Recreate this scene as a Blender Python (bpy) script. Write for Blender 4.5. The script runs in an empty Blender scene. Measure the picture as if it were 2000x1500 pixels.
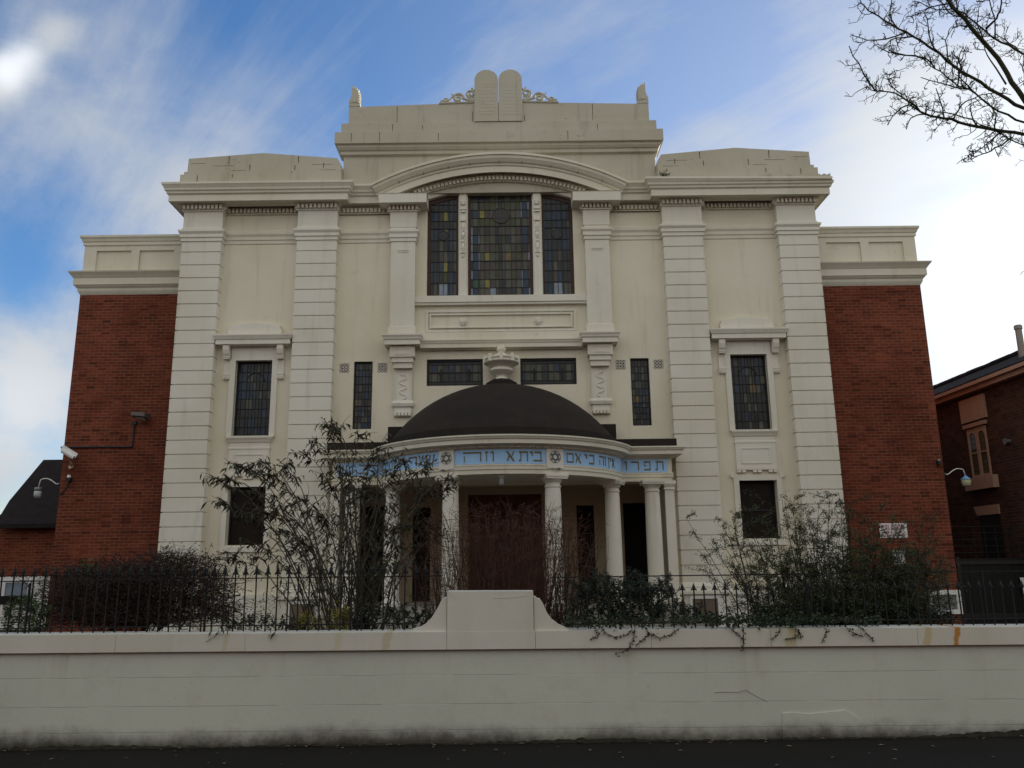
import bpy, math, random
from mathutils import Vector, Matrix
random.seed(11)
PI = math.pi
scene = bpy.context.scene
COL = scene.collection

# ------------------------------------------------------------------ camera
F, CX, CY = 1580.0, 1000.0, 750.0
PITCH, ROLL, YAW = 0.21517559, -0.01316667, 0.00370453
CAM = Vector((0.1717, -18.5, 1.6))
fw = Vector((math.sin(YAW) * math.cos(PITCH), math.cos(YAW) * math.cos(PITCH), math.sin(PITCH)))
rt0 = Vector((math.cos(YAW), -math.sin(YAW), 0)); up0 = rt0.cross(fw)
rt = math.cos(ROLL) * rt0 + math.sin(ROLL) * up0
up = -math.sin(ROLL) * rt0 + math.cos(ROLL) * up0
cam_d = bpy.data.cameras.new('camera'); cam = bpy.data.objects.new('camera', cam_d); COL.objects.link(cam)
M = Matrix((rt, up, -fw)).transposed().to_4x4(); M.translation = CAM
cam.matrix_world = M
cam_d.sensor_width = 36.0; cam_d.lens = F / 2000 * 36; cam_d.clip_end = 5000; cam_d.clip_start = 0.05
scene.camera = cam

def ray(px, py): return (px - CX) / F * rt - (py - CY) / F * up + fw
def at(px, py, Y):                       # point where a sight line meets the plane y = Y
    d = ray(px, py); return CAM + d * ((Y - CAM.y) / d.y)
def atx(px, py, X):                      # ... the plane x = X
    d = ray(px, py); return CAM + d * ((X - CAM.x) / d.x)

# ------------------------------------------------------------------ helpers
def tag(o, label=None, cat=None, group=None, kind=None):
    if label: o['label'] = label
    if cat: o['category'] = cat
    if group: o['group'] = group
    if kind: o['kind'] = kind
    return o
def thing(name, label, cat, loc=(0, 0, 0), group=None):
    o = bpy.data.objects.new(name, None); COL.objects.link(o); o.location = loc
    o.empty_display_size = 0.2
    return tag(o, label, cat, group)
def wloc(o):
    v = Vector((0, 0, 0))
    while o: v += o.location; o = o.parent
    return v

class MB:
    def __init__(s): s.v = []; s.f = []; s.m = []; s.cur = 0
    def face(s, pts):
        n = len(s.v); s.v += [tuple(p) for p in pts]; s.f.append(tuple(range(n, n + len(pts)))); s.m.append(s.cur)
    def add(s, vs, fs):
        n = len(s.v); s.v += [tuple(p) for p in vs]
        for f in fs: s.f.append(tuple(i + n for i in f)); s.m.append(s.cur)
    def box(s, x0, x1, y0, y1, z0, z1):
        if x0 > x1: x0, x1 = x1, x0
        if y0 > y1: y0, y1 = y1, y0
        s.add([(x0,y0,z0),(x1,y0,z0),(x1,y1,z0),(x0,y1,z0),(x0,y0,z1),(x1,y0,z1),(x1,y1,z1),(x0,y1,z1)],
              [(0,3,2,1),(4,5,6,7),(0,1,5,4),(1,2,6,5),(2,3,7,6),(3,0,4,7)])
        return s
    def prism(s, poly, y0, y1):          # poly of (x, z), counter-clockwise seen from the street
        n = len(poly)
        a = sum(poly[i][0]*poly[(i+1)%n][1]-poly[(i+1)%n][0]*poly[i][1] for i in range(n))
        if a < 0: poly = poly[::-1]
        vs = [(x, y0, z) for x, z in poly] + [(x, y1, z) for x, z in poly]
        fs = [tuple(range(n)), tuple(range(2*n-1, n-1, -1))]
        for i in range(n):
            j = (i+1) % n; fs.append((j, i, i+n, j+n))
        s.add(vs, fs); return s
    def bar(s, p, q, w, t=None):         # rectangular bar between two points
        p = Vector(p); q = Vector(q); d = (q-p).normalized(); t = t or w
        ref = Vector((0,1,0)) if abs(d.y) < .9 else Vector((0,0,1))
        a = d.cross(ref).normalized()*w/2; b = d.cross(a).normalized()*t/2
        vs = [p-a-b,p+a-b,p+a+b,p-a+b,q-a-b,q+a-b,q+a+b,q-a+b]
        s.add(vs, [(0,3,2,1),(4,5,6,7),(0,1,5,4),(1,2,6,5),(2,3,7,6),(3,0,4,7)]); return s
    def tube(s, pts, radii, n=8, cap=True):
        pts = [Vector(p) for p in pts]
        if not isinstance(radii, (list, tuple)): radii = [radii]*len(pts)
        base = len(s.v); ref = None; L = len(pts)
        for i, p in enumerate(pts):
            d = pts[min(i+1, L-1)] - pts[max(i-1, 0)]
            if d.length < 1e-9: d = Vector((0,0,1))
            d.normalize()
            if ref is None:
                ref = Vector((0,0,1)) if abs(d.z) < .9 else Vector((1,0,0))
            a = d.cross(ref)
            if a.length < 1e-5: a = d.cross(Vector((.3,.8,.5)))
            a.normalize(); b = a.cross(d); ref = b
            for k in range(n):
                t = 2*PI*k/n
                s.v.append(tuple(p + (a*math.cos(t)+b*math.sin(t))*radii[i]))
        for i in range(L-1):
            for k in range(n):
                k2 = (k+1) % n
                s.f.append((base+i*n+k, base+i*n+k2, base+(i+1)*n+k2, base+(i+1)*n+k)); s.m.append(s.cur)
        if cap:
            s.f.append(tuple(base+k for k in range(n-1,-1,-1))); s.m.append(s.cur)
            s.f.append(tuple(base+(L-1)*n+k for k in range(n))); s.m.append(s.cur)
        return s
    def lathe(s, prof, c, n=32, a0=0, a1=2*PI):   # prof of (radius, z)
        full = abs(a1-a0-2*PI) < 1e-6
        m = n if full else n+1
        base = len(s.v)
        for r, z in prof:
            for k in range(m):
                t = a0+(a1-a0)*k/n
                s.v.append((c[0]+r*math.cos(t), c[1]+r*math.sin(t), c[2]+z))
        for i in range(len(prof)-1):
            for k in range(n):
                k2 = (k+1) % m
                s.f.append((base+i*m+k, base+i*m+k2, base+(i+1)*m+k2, base+(i+1)*m+k)); s.m.append(s.cur)
        return s
    def sweep(s, path, prof, caps=True, closed=False):   # path of (x, y); prof of (outward offset, z); outward = right of travel
        P = [Vector((a, b)) for a, b in path]; n = len(P); base = len(s.v); k = len(prof)
        for i in range(n):
            if i > 0: d0 = (P[i]-P[i-1]).normalized()
            if i < n-1: d1 = (P[i+1]-P[i]).normalized()
            if i == 0: d0 = d1
            if i == n-1: d1 = d0
            n0 = Vector((d0.y, -d0.x)); n1 = Vector((d1.y, -d1.x))
            m = (n0+n1); m = m/max(m.length_squared, 1e-6)*2
            for o, z in prof: s.v.append((P[i].x+m.x*o, P[i].y+m.y*o, z))
        for i in range(n-1):
            for j in range(k-1):
                s.f.append((base+i*k+j, base+(i+1)*k+j, base+(i+1)*k+j+1, base+i*k+j+1)); s.m.append(s.cur)
        if caps:
            s.f.append(tuple(base+j for j in range(k))); s.m.append(s.cur)
            s.f.append(tuple(base+(n-1)*k+j for j in range(k-1,-1,-1))); s.m.append(s.cur)
        return s
    def mirror(s):
        r = MB(); r.v = [(-x,y,z) for x,y,z in s.v]; r.f = [f[::-1] for f in s.f]; r.m = s.m[:]; return r
    def join(s, o):
        n = len(s.v); s.v += o.v; s.f += [tuple(i+n for i in f) for f in o.f]; s.m += o.m; return s
    def pieces(s):                       # split into the clusters of faces that lie apart from one another
        par = list(range(len(s.v)))
        def fd(i):
            while par[i] != i: par[i] = par[par[i]]; i = par[i]
            return i
        for f in s.f:
            for i in f[1:]: par[fd(i)] = fd(f[0])
        bb = {}
        for i, v in enumerate(s.v):
            r = fd(i); b = bb.setdefault(r, [list(v), list(v)])
            for k in range(3): b[0][k] = min(b[0][k], v[k]); b[1][k] = max(b[1][k], v[k])
        ks = list(bb); cl = {k: k for k in ks}
        def fc(k):
            while cl[k] != k: k = cl[k]
            return k
        for a in range(len(ks)):
            for b in range(a):
                A, B = bb[ks[a]], bb[ks[b]]
                g = math.sqrt(sum(max(0, A[0][k]-B[1][k], B[0][k]-A[1][k])**2 for k in range(3)))
                sz = max(max(A[1][k]-A[0][k] for k in range(3)), max(B[1][k]-B[0][k] for k in range(3)))
                if g <= max(.02, .5*sz): cl[fc(ks[a])] = fc(ks[b])
        out = {}
        for f, m in zip(s.f, s.m):
            o = out.setdefault(fc(fd(f[0])), (MB(), {})); ix = []
            for i in f:
                if i not in o[1]: o[1][i] = len(o[0].v); o[0].v.append(s.v[i])
                ix.append(o[1][i])
            o[0].f.append(tuple(ix)); o[0].m.append(m)
        return [o[0] for o in out.values()]
    def build_each(s, name, mats, parent=None, smooth=False):
        return [p.build(name, mats, parent, smooth) for p in s.pieces()]
    def build(s, name, mats, parent=None, smooth=False, label=None):
        me = bpy.data.meshes.new(name)
        off = wloc(parent) if parent else Vector((0,0,0))
        me.from_pydata([(x-off.x, y-off.y, z-off.z) for x,y,z in s.v], [], s.f)
        if not isinstance(mats, (list, tuple)): mats = [mats]
        for m in mats: me.materials.append(m)
        if len(mats) > 1: me.polygons.foreach_set('material_index', s.m)
        if smooth: me.polygons.foreach_set('use_smooth', [True]*len(me.polygons))
        me.update()
        o = bpy.data.objects.new(name, me); COL.objects.link(o)
        if parent: o.parent = parent
        if label: o['label'] = label
        return o
def smooth_angle(o, deg=35):
    me = o.data
    me.polygons.foreach_set('use_smooth', [True]*len(me.polygons))
    if hasattr(me, 'set_sharp_from_angle'): me.set_sharp_from_angle(angle=math.radians(deg))
    return o

# ------------------------------------------------------------------ materials
class NT:
    def __init__(s, m): m.use_nodes = True; s.t = m.node_tree; s.n = s.t.nodes; s.l = s.t.links; s.b = s.n.get('Principled BSDF')
    def new(s, t, **k):
        x = s.n.new(t)
        for a, b in k.items():
            if a in ('operation','blend_type','data_type','feature','noise_dimensions','sky_type','vector_type','distribution','interpolation_type','clamp'): setattr(x, a, b)
        return x
    def link(s, a, b): s.l.new(a, b)
    def math(s, op, a, b=None, c=None, clamp=False):
        x = s.n.new('ShaderNodeMath'); x.operation = op; x.use_clamp = clamp
        for i, q in enumerate((a, b, c)):
            if q is None: continue
            if isinstance(q, (int, float)): x.inputs[i].default_value = q
            else: s.l.new(q, x.inputs[i])
        return x.outputs[0]
    def mix(s, f, a, b, mode='MIX'):
        x = s.n.new('ShaderNodeMix'); x.data_type = 'RGBA'; x.blend_type = mode
        for q, i in ((f,0),(a,6),(b,7)):
            if isinstance(q, (int,float)): x.inputs[i].default_value = q
            elif isinstance(q, (tuple,list)): x.inputs[i].default_value = (*q[:3],1)
            else: s.l.new(q, x.inputs[i])
        return x.outputs[2]
    def ramp(s, f, lo, hi):
        x = s.n.new('ShaderNodeMapRange'); x.interpolation_type = 'SMOOTHSTEP'
        s.l.new(f, x.inputs[0]); x.inputs[1].default_value = lo; x.inputs[2].default_value = hi
        return x.outputs[0]
    def noise(s, vec, scale, detail=4, rough=.55, dist=0):
        x = s.n.new('ShaderNodeTexNoise'); x.inputs['Scale'].default_value = scale; x.inputs['Detail'].default_value = detail
        x.inputs['Roughness'].default_value = rough; x.inputs['Distortion'].default_value = dist
        if vec is not None: s.l.new(vec, x.inputs['Vector'])
        return x.outputs['Fac']
    def mapping(s, vec, scale=(1,1,1), loc=(0,0,0)):
        x = s.n.new('ShaderNodeMapping'); x.inputs['Scale'].default_value = scale; x.inputs['Location'].default_value = loc
        s.l.new(vec, x.inputs['Vector']); return x.outputs[0]
    def pos(s): return s.n.new('ShaderNodeNewGeometry').outputs['Position']
    def bump(s, h, strength=.3, dist=.01):
        x = s.n.new('ShaderNodeBump'); x.inputs['Strength'].default_value = strength; x.inputs['Distance'].default_value = dist
        s.l.new(h, x.inputs['Height']); s.l.new(x.outputs[0], s.b.inputs['Normal'])
    def col(s, c):
        if isinstance(c, (tuple,list)): s.b.inputs['Base Color'].default_value = (*c[:3],1)
        else: s.l.new(c, s.b.inputs['Base Color'])

def simple(name, c, rough=.7, var=.25, scale=6, spec=.3, metal=0, bump=0):
    m = bpy.data.materials.new(name); t = NT(m); p = t.pos()
    n = t.noise(p, scale, 5)
    t.col(t.mix(n, [x*(1-var) for x in c], [min(1, x*(1+var)) for x in c]))
    t.b.inputs['Roughness'].default_value = rough; t.b.inputs['Specular IOR Level'].default_value = spec; t.b.inputs['Metallic'].default_value = metal
    if bump: t.bump(t.noise(p, scale*6, 4), bump, .01)
    return m

def stucco(name, c, dirt=.35, grime=(.16,.15,.11), spots=.0, streak=.25):
    m = bpy.data.materials.new(name); t = NT(m); p = t.pos()
    big = t.noise(p, .55, 4, .6); fine = t.noise(p, 14, 6, .65)
    c1 = t.mix(t.ramp(big, .35, .7), c, [c[0]*.90, c[1]*.885, c[2]*.83])
    c1 = t.mix(t.math('MULTIPLY', fine, .22), c1, [x*.72 for x in c])
    st = t.noise(t.mapping(p, (2.6,2.6,.22)), 1.6, 5, .6)
    c1 = t.mix(t.math('MULTIPLY', t.ramp(st, .52, .8), streak), c1, grime)
    pt = t.noise(p, 2.1, 7, .7)
    c1 = t.mix(t.math('MULTIPLY', t.ramp(pt, .58, .8), dirt), c1, grime)
    if spots:
        sp = t.noise(t.mapping(p, (1.3,1.3,3.2)), 4.5, 8, .72)
        c1 = t.mix(t.math('MULTIPLY', t.ramp(sp, .62, .70), spots), c1, (.035,.033,.024))
    t.col(c1); t.b.inputs['Roughness'].default_value = .62; t.b.inputs['Specular IOR Level'].default_value = .25
    h = t.math('ADD', t.math('MULTIPLY', t.noise(p, 60, 5, .7), .5), t.noise(p, 7, 4))
    t.bump(h, .16, .012)
    return m

def brick(name, c1, c2, mortar, w=.225, h=.075):
    m = bpy.data.materials.new(name); t = NT(m); p = t.pos()
    sx = t.new('ShaderNodeSeparateXYZ'); t.link(p, sx.inputs[0])
    cx = t.new('ShaderNodeCombineXYZ')
    t.link(t.math('ADD', sx.outputs[0], sx.outputs[1]), cx.inputs[0]); t.link(sx.outputs[2], cx.inputs[1])
    b = t.new('ShaderNodeTexBrick'); t.link(cx.outputs[0], b.inputs['Vector'])
    b.inputs['Scale'].default_value = 1; b.inputs['Brick Width'].default_value = w; b.inputs['Row Height'].default_value = h
    b.inputs['Mortar Size'].default_value = .006; b.inputs['Mortar Smooth'].default_value = .3; b.inputs['Bias'].default_value = -.1
    b.inputs['Color1'].default_value = (*c1,1); b.inputs['Color2'].default_value = (*c2,1); b.inputs['Mortar'].default_value = (*mortar,1)
    vn = t.n.new('ShaderNodeTexWhiteNoise'); vn.noise_dimensions = '2D'      # one tone per brick
    fl = t.n.new('ShaderNodeVectorMath'); fl.operation = 'FLOOR'; sc_ = t.n.new('ShaderNodeVectorMath'); sc_.operation = 'MULTIPLY'; t.link(cx.outputs[0], sc_.inputs[0]); sc_.inputs[1].default_value = (1/w, 1/h, 1)
    t.link(sc_.outputs[0], fl.inputs[0]); t.link(fl.outputs[0], vn.inputs['Vector'])
    bc = t.mix(t.ramp(vn.outputs['Value'], .70, 1.1), b.outputs['Color'], [x*.5 for x in c2])
    bc = t.mix(t.math('SUBTRACT', 1, t.ramp(vn.outputs['Value'], .0, .12)), bc, [c1[0]*1.12, c1[1]*1.3, c1[2]*1.3])
    col = t.mix(t.math('MULTIPLY', t.ramp(t.noise(p, .7, 5, .65), .35, .7), .65), bc, [x*.48 for x in c2])
    rw = t.noise(t.mapping(p, (2.2,2.2,13.3)), 1.0, 2)            # whole courses of darker bricks
    col = t.mix(t.math('MULTIPLY', t.ramp(rw, .55, .72), .5), col, [x*.45 for x in c2])
    mo = t.ramp(t.noise(p, 1.7, 3), .35, .6)
    col = t.mix(t.math('MULTIPLY', t.math('MULTIPLY', b.outputs['Fac'], mo), .8), col, mortar)
    t.col(col); t.b.inputs['Roughness'].default_value = .85; t.b.inputs['Specular IOR Level'].default_value = .15
    t.bump(t.math('SUBTRACT', t.noise(p, 45, 5), t.math('MULTIPLY', b.outputs['Fac'], .9)), .35, .01)
    return m

def glass(name, c, rough=.22, spec=.28):
    m = bpy.data.materials.new(name); t = NT(m); p = t.pos()
    n = t.noise(p, 5, 4)
    t.col(t.mix(n, [x*.6 for x in c], [x*1.35 for x in c]))
    t.b.inputs['Roughness'].default_value = rough; t.b.inputs['Specular IOR Level'].default_value = spec
    t.bump(t.noise(p, 9, 3), .12, .02)
    return m

CREAM = (.76,.718,.585)
M_ST = stucco('white_stucco', (.76,.735,.655), .16)
M_WL = stucco('cream_wall_stucco', CREAM, .2)
M_AT = stucco('weathered_cream_stucco', (.52,.49,.40), .38, spots=.55, streak=.4)
M_CO = stucco('cornice_paint', (.73,.695,.585), .34, grime=(.17,.16,.09), spots=.3, streak=.2)
M_BR = brick('red_brick', (.215,.050,.025), (.145,.036,.020), (.21,.125,.085))
M_BR2 = brick('brown_brick', (.115,.045,.028), (.07,.032,.022), (.11,.085,.065))
M_ROOF = simple('dark_roof_felt', (.030,.022,.017), .85, .35, 3, bump=.4)
def feltmat():
    t = NT(M_ROOF); p = t.pos(); a = t.ramp(t.noise(p, 1.6, 6, .65), .45, .7); b = t.ramp(t.noise(t.mapping(p,(2,2,.5)), 4, 6, .7), .55, .75)
    c = t.mix(t.math('MULTIPLY', a, .6), (.016,.012,.010), (.030,.021,.016)); c = t.mix(t.math('MULTIPLY', b, .5), c, (.034,.033,.020)); t.col(c)
feltmat()
M_SLATE = simple('slate', (.026,.022,.022), .95, .4, 5, spec=.05, bump=.3)
M_WOOD = simple('dark_wood_frame', (.055,.022,.014), .5, .3, 9)
M_DOOR = simple('dark_red_door_paint', (.085,.028,.018), .45, .3, 5)
M_LEAD = simple('lead', (.018,.018,.019), .6, .3, 20)
M_BLUE = simple('blue_frieze_paint', (.36,.60,.95), .6, .14, 5)
M_GOLD = simple('worn_gilt_lettering', (.19,.145,.055), .6, .5, 14)
M_EMB = simple('grey_emblem_paint', (.16,.18,.20), .6, .3, 14)
M_IRON = simple('black_iron', (.012,.012,.012), .5, .4, 30)
M_JOINT = simple('dirty_joint', (.13,.115,.085), .9, .4, 9)
M_DARK = simple('dark_interior', (.012,.010,.009), .9, .3, 4)
M_STONE = simple('pink_sandstone', (.48,.30,.21), .8, .2, 8)
M_WHITE = simple('white_paint', (.72,.72,.70), .5, .1, 7)
M_GREY = simple('grey_metal', (.22,.23,.24), .45, .2, 9, metal=.4)
M_BLACKP = simple('black_plastic', (.02,.02,.02), .4, .3, 12)
M_BARK = simple('mossy_bark', (.035,.036,.014), .9, .6, 9, bump=.5)
M_TWIG = simple('bare_twig', (.020,.015,.011), .85, .4, 12)
M_TWIGR = simple('red_brown_twig', (.036,.020,.013), .8, .4, 12)
M_TWIGG = simple('grey_green_stem', (.075,.064,.042), .8, .4, 12)
def leafmat(name, a, b, rough=.5):
    m = bpy.data.materials.new(name); t = NT(m)
    oi = t.noise(t.pos(), 7, 3); t.col(t.mix(t.ramp(oi, .3, .7), a, b))
    t.b.inputs['Roughness'].default_value = rough; t.b.inputs['Specular IOR Level'].default_value = .3
    return m
L_BUD = leafmat('buddleia_leaf', (.024,.031,.015), (.066,.074,.044))
L_SEED = leafmat('brown_seed_head', (.035,.018,.012), (.060,.028,.018), .9)
L_COT = leafmat('cotoneaster_leaf', (.024,.036,.011), (.075,.092,.034))
L_DKR = leafmat('dark_purple_leaf', (.018,.010,.007), (.034,.019,.012))
L_EVG = leafmat('evergreen_leaf', (.008,.018,.008), (.026,.042,.020), .35)
L_IVY = leafmat('ivy_leaf', (.016,.030,.012), (.035,.055,.022), .35)
L_YEL = leafmat('yellow_green_leaf', (.14,.14,.015), (.28,.25,.03))
L_GRN = leafmat('fresh_green_leaf', (.035,.068,.016), (.09,.13,.036))

# ------------------------------------------------------------------ synagogue
SYN = thing('synagogue', 'cream and red brick synagogue with domed columned porch and two stone tablets on top', 'synagogue', (0,0,0))
def both(mb, name, mat, parent, smooth=False, each=False):
    if each: return mb.build_each(name, mat, parent), mb.mirror().build_each(name, mat, parent)
    a = mb.build(name, mat, parent); b = mb.mirror().build(name, mat, parent)
    if smooth: smooth_angle(a); smooth_angle(b)
    return a, b

def wall_open(mb, x0, x1, z0, z1, y, ops, depth):
    xs = sorted({x0, x1, *[o[0] for o in ops], *[o[1] for o in ops]}); zs = sorted({z0, z1, *[o[2] for o in ops], *[o[3] for o in ops]})
    xs = [x for x in xs if x0 <= x <= x1]; zs = [z for z in zs if z0 <= z <= z1]
    for i in range(len(xs)-1):
        for j in range(len(zs)-1):
            xm = (xs[i]+xs[i+1])/2; zm = (zs[j]+zs[j+1])/2
            if any(o[0] < xm < o[1] and o[2] < zm < o[3] for o in ops): continue
            mb.face([(xs[i],y,zs[j]),(xs[i+1],y,zs[j]),(xs[i+1],y,zs[j+1]),(xs[i],y,zs[j+1])])
    for a, b, c, d in ops:
        Y = y+depth
        mb.face([(a,y,c),(a,y,d),(a,Y,d),(a,Y,c)]); mb.face([(b,y,c),(b,Y,c),(b,Y,d),(b,y,d)])
        mb.face([(a,y,c),(a,Y,c),(b,Y,c),(b,y,c)]); mb.face([(a,y,d),(b,y,d),(b,Y,d),(a,Y,d)])

ops = [(-1.78,1.78,7.83,10.7)]
for s in (-1, 1):
    def o(a, b, c, d): ops.append((min(s*a,s*b), max(s*a,s*b), c, d))
    o(3.03,3.47,4.62,6.23); o(.44,1.76,5.62,6.26); o(5.38,6.24,4.50,6.28); o(5.38,6.24,2.02,3.35)
    o(3.58,3.81,5.955,6.185); o(2.685,2.915,5.955,6.185)
ops.append((-3.55,3.55,.7,3.30))
w = MB(); wall_open(w, -7.64, 7.64, -.2, 10.7, 0, ops, .30)
WALL = w.build('facade_wall', M_WL, SYN)
core = MB()
core.box(-7.63,7.63,1.35,16,-.2,10.3); core.box(-3.85,3.85,.20,6,10.72,11.6)
core.build('hall_block', M_BR, SYN)
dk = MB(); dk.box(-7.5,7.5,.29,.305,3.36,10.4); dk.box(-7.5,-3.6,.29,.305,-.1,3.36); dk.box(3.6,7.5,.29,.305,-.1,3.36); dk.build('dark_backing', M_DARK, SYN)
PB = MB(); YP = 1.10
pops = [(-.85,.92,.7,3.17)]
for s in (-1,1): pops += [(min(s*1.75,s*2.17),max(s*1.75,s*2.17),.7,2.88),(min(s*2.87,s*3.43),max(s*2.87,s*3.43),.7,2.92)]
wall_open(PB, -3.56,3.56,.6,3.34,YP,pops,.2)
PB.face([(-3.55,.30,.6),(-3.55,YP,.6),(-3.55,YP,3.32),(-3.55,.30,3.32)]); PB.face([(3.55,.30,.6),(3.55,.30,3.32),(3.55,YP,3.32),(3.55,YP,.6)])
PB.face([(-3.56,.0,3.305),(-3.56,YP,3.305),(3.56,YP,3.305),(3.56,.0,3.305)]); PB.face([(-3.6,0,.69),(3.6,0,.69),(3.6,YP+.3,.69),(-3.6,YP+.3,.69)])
PB.build('porch_recess', stucco('shade_darkened_porch_tan', (.42,.345,.25), .3), SYN)  # porch shade put into the colour: a darker tan than the facade cream

# --- rusticated pilasters
def rust(x0, x1):
    prof = [(.10,.84),(.10,.90),(.07,.96),(.07,1.00),(.03,1.06),(0,1.09)]
    j = 8.93
    js = []
    while j > 1.15: js.append(j); j -= .325
    for z in sorted(js): prof += [(0,z-.014),(-.03,z-.004),(-.03,z+.006),(0,z+.014)]
    prof += [(0,9.19),(.025,9.20),(.025,9.285),(.05,9.295),(.05,9.375),(.085,9.43),(.085,9.475),(.02,9.485),(.02,9.54),(0,9.55)]
    prof += [(0,9.96),(.04,9.965),(.04,9.99),(.03,9.992),(.03,10.10),(.09,10.105),(.09,10.125)]
    mb = MB(); mb.sweep([(x0,.02),(x0,-.22),(x1,-.22),(x1,.02)], prof, caps=False)
    mb.box(x0-.05,x1+.05,-.26,.02,-.2,.84)
    return mb
for xs in ((6.71,7.65),(3.93,4.89)):
    both(rust(*xs), 'rusticated_pilaster', M_ST, SYN)
# dentil rows
def dentils(mb, p, q, nrm, z0, z1, n, w=.05, d=.06):
    p = Vector(p); q = Vector(q)
    for i in range(n):
        c = p.lerp(q, (i+.5)/n); t = (q-p).normalized()*w/2; o = Vector(nrm)*d
        a, b = c-t, c+t
        vs = [(a.x,a.y,z0),(b.x,b.y,z0),(b.x+o.x,b.y+o.y,z0),(a.x+o.x,a.y+o.y,z0)]
        vs += [(x,y,z1) for x,y,_ in vs]
        mb.add(vs, [(0,1,2,3),(7,6,5,4),(0,4,5,1),(1,5,6,2),(2,6,7,3),(3,7,4,0)])
# main cornice of one side bay, returned into the centre
CP = [(.0,10.09),(.06,10.11),(.10,10.125),(.27,10.128),(.27,10.115),(.285,10.115),(.285,10.27),(.30,10.285),(.325,10.30),(.335,10.345),(.365,10.37),(.375,10.42),(.41,10.48),(.425,10.50),(.425,10.55),(-.3,10.58)]
path = [(-7.65,.9),(-7.65,-.22),(-3.93,-.22),(-3.93,0),(-2.62,0)]
mb = MB().sweep(path, CP)
cor = both(mb, 'side_cornice', M_CO, SYN)
rc = random.Random(9)
for v in cor[1].data.vertices:
    if v.co.x > 7.9 and v.co.z > 10.44: v.co.x -= .10; v.co.z -= .05
mb = MB(); top = []
for i in range(40): top.append((6.25+1.70*i/39, 10.585+rc.uniform(-.02,.03)+.02*math.sin(i*.5)))
mb.prism([(6.25,10.52),(7.96,10.47)]+top[::-1], -.60, -.25); mb.build('broken_cornice_edge', M_AT, cor[1])
for s, par in ((-1, cor[0]), (1, cor[1])):
    d = MB()
    for a, b in ((-7.67,-6.69),(-4.91,-3.91)):
        dentils(d, (a,-.235), (b,-.235), (0,-1), 10.0, 10.095, 10, .055, .105)
        dentils(d, (b-.05 if a < -6 else a+.05,-.27), (b-.05 if a < -6 else a+.05,-.03), (1 if a<-6 else -1,0), 10.0,10.095,3,.055,.105)
    d.box(-6.70,-4.90,-.035,.0,9.97,10.10); d.box(-6.70,-4.90,-.06,.0,9.955,9.975); dentils(d, (-6.65,-.035), (-4.95,-.035), (0,-1), 9.985, 10.085, 18, .055, .08)
    d.box(-3.92,-2.66,-.035,.0,9.93,10.10); d.box(-3.92,-2.66,-.06,.0,9.93,9.95); dentils(d, (-3.85,-.035), (-2.70,-.035), (0,-1), 9.965, 10.065, 12, .055, .08)
    if s > 0: d = d.mirror()
    d.build('dentil_row', M_CO, par)
# wall string course between the pilasters under the frieze
mb = MB()
SC = [(0,9.19),(.02,9.20),(.02,9.285),(.04,9.295),(.04,9.375),(.07,9.43),(.07,9.475),(.015,9.485),(.015,9.54),(0,9.55)]
mb.sweep([(-6.68,0),(-4.92,0)], SC, caps=False); mb.sweep([(-3.90,0),(-2.66,0)], SC, caps=False)
both(mb, 'string_course', M_CO, SYN, each=True)

# --- attic over each side bay
mb = MB()
mb.prism([(-7.77,10.53),(-3.86,10.53),(-3.86,10.89),(-7.77,10.89)], -.34, .8)
mb.prism([(-7.69,10.89),(-3.87,10.89),(-3.87,10.97),(-7.69,10.97)], -.32, .78)
mb.prism([(-7.62,10.97),(-3.87,10.97),(-3.87,11.12),(-3.97,11.30),(-5.80,11.46),(-7.61,11.33)], -.30, .75)
sa = both(mb, 'side_attic', M_AT, SYN)
# mortar joints on the attics: dark open joints
mb = MB()
for x, z0, z1 in ((-6.62,11.18,11.38),(-4.92,11.19,11.36),(-7.35,10.70,10.86),(-6.5,10.78,10.88),(-6.1,11.0,11.15),(-4.3,11.05,11.18),(-5.0,10.99,11.12)):
    mb.prism([(x-.006,z0),(x+.005,z0),(x+.010,z1),(x-.008,z1)], -.348 if z1 < 10.9 else -.308, -.2)
for x0, x1, z in ((-7.55,-7.2,11.20),(-7.0,-6.5,11.13),(-4.6,-4.1,11.14),(-6.55,-6.2,11.0),(-4.4,-4.0,10.99)):
    mb.prism([(x0,z),(x1,z-.002),(x1,z+.003),(x0,z+.002)], -.305, -.2)
both(mb, 'open_joint', M_JOINT, SYN, each=True)

# --- central attic
mb = MB()
mb.box(-3.86,3.86,-.08,.6,10.45,11.47)
mb.sweep([(-3.86,.6),(-3.86,-.08),(3.86,-.08),(3.86,.6)], [(0,11.44),(.07,11.47),(.07,11.56),(.10,11.57),(.14,11.63),(.14,11.69),(.20,11.71),(.20,12.01),(0,12.012)], caps=False)
mb.box(-3.92,3.92,-.20,.6,11.95,12.29)
mb.prism([(-3.76,12.29),(3.76,12.29),(3.76,12.84),(3.48,12.84),(3.48,12.785),(.6,12.865),(-.6,12.865),(-3.48,12.785),(-3.48,12.84),(-3.76,12.84)], -.14, .5)
CAT = mb.build('central_attic', M_AT, SYN)
mb = MB()
for x, z0, z1, y in ((-2.55,12.33,12.78,-.143),(2.35,12.35,12.80,-.143),(-2.65,12.06,12.26,-.203),(-1.9,12.1,12.22,-.203),(2.45,12.03,12.2,-.203),(-3.65,11.74,11.98,-.283),(-2.95,11.74,12.0,-.283),(-1.5,11.74,11.95,-.283),(1.7,11.73,11.98,-.283),(-.66,12.33,12.62,-.143),(.64,12.33,12.5,-.143)):
    mb.prism([(x-.006,z0),(x+.006,z0),(x+.009,z1),(x-.007,z1)], y, y+.1)
mb.build_each('open_joint', M_JOINT, SYN)
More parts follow.
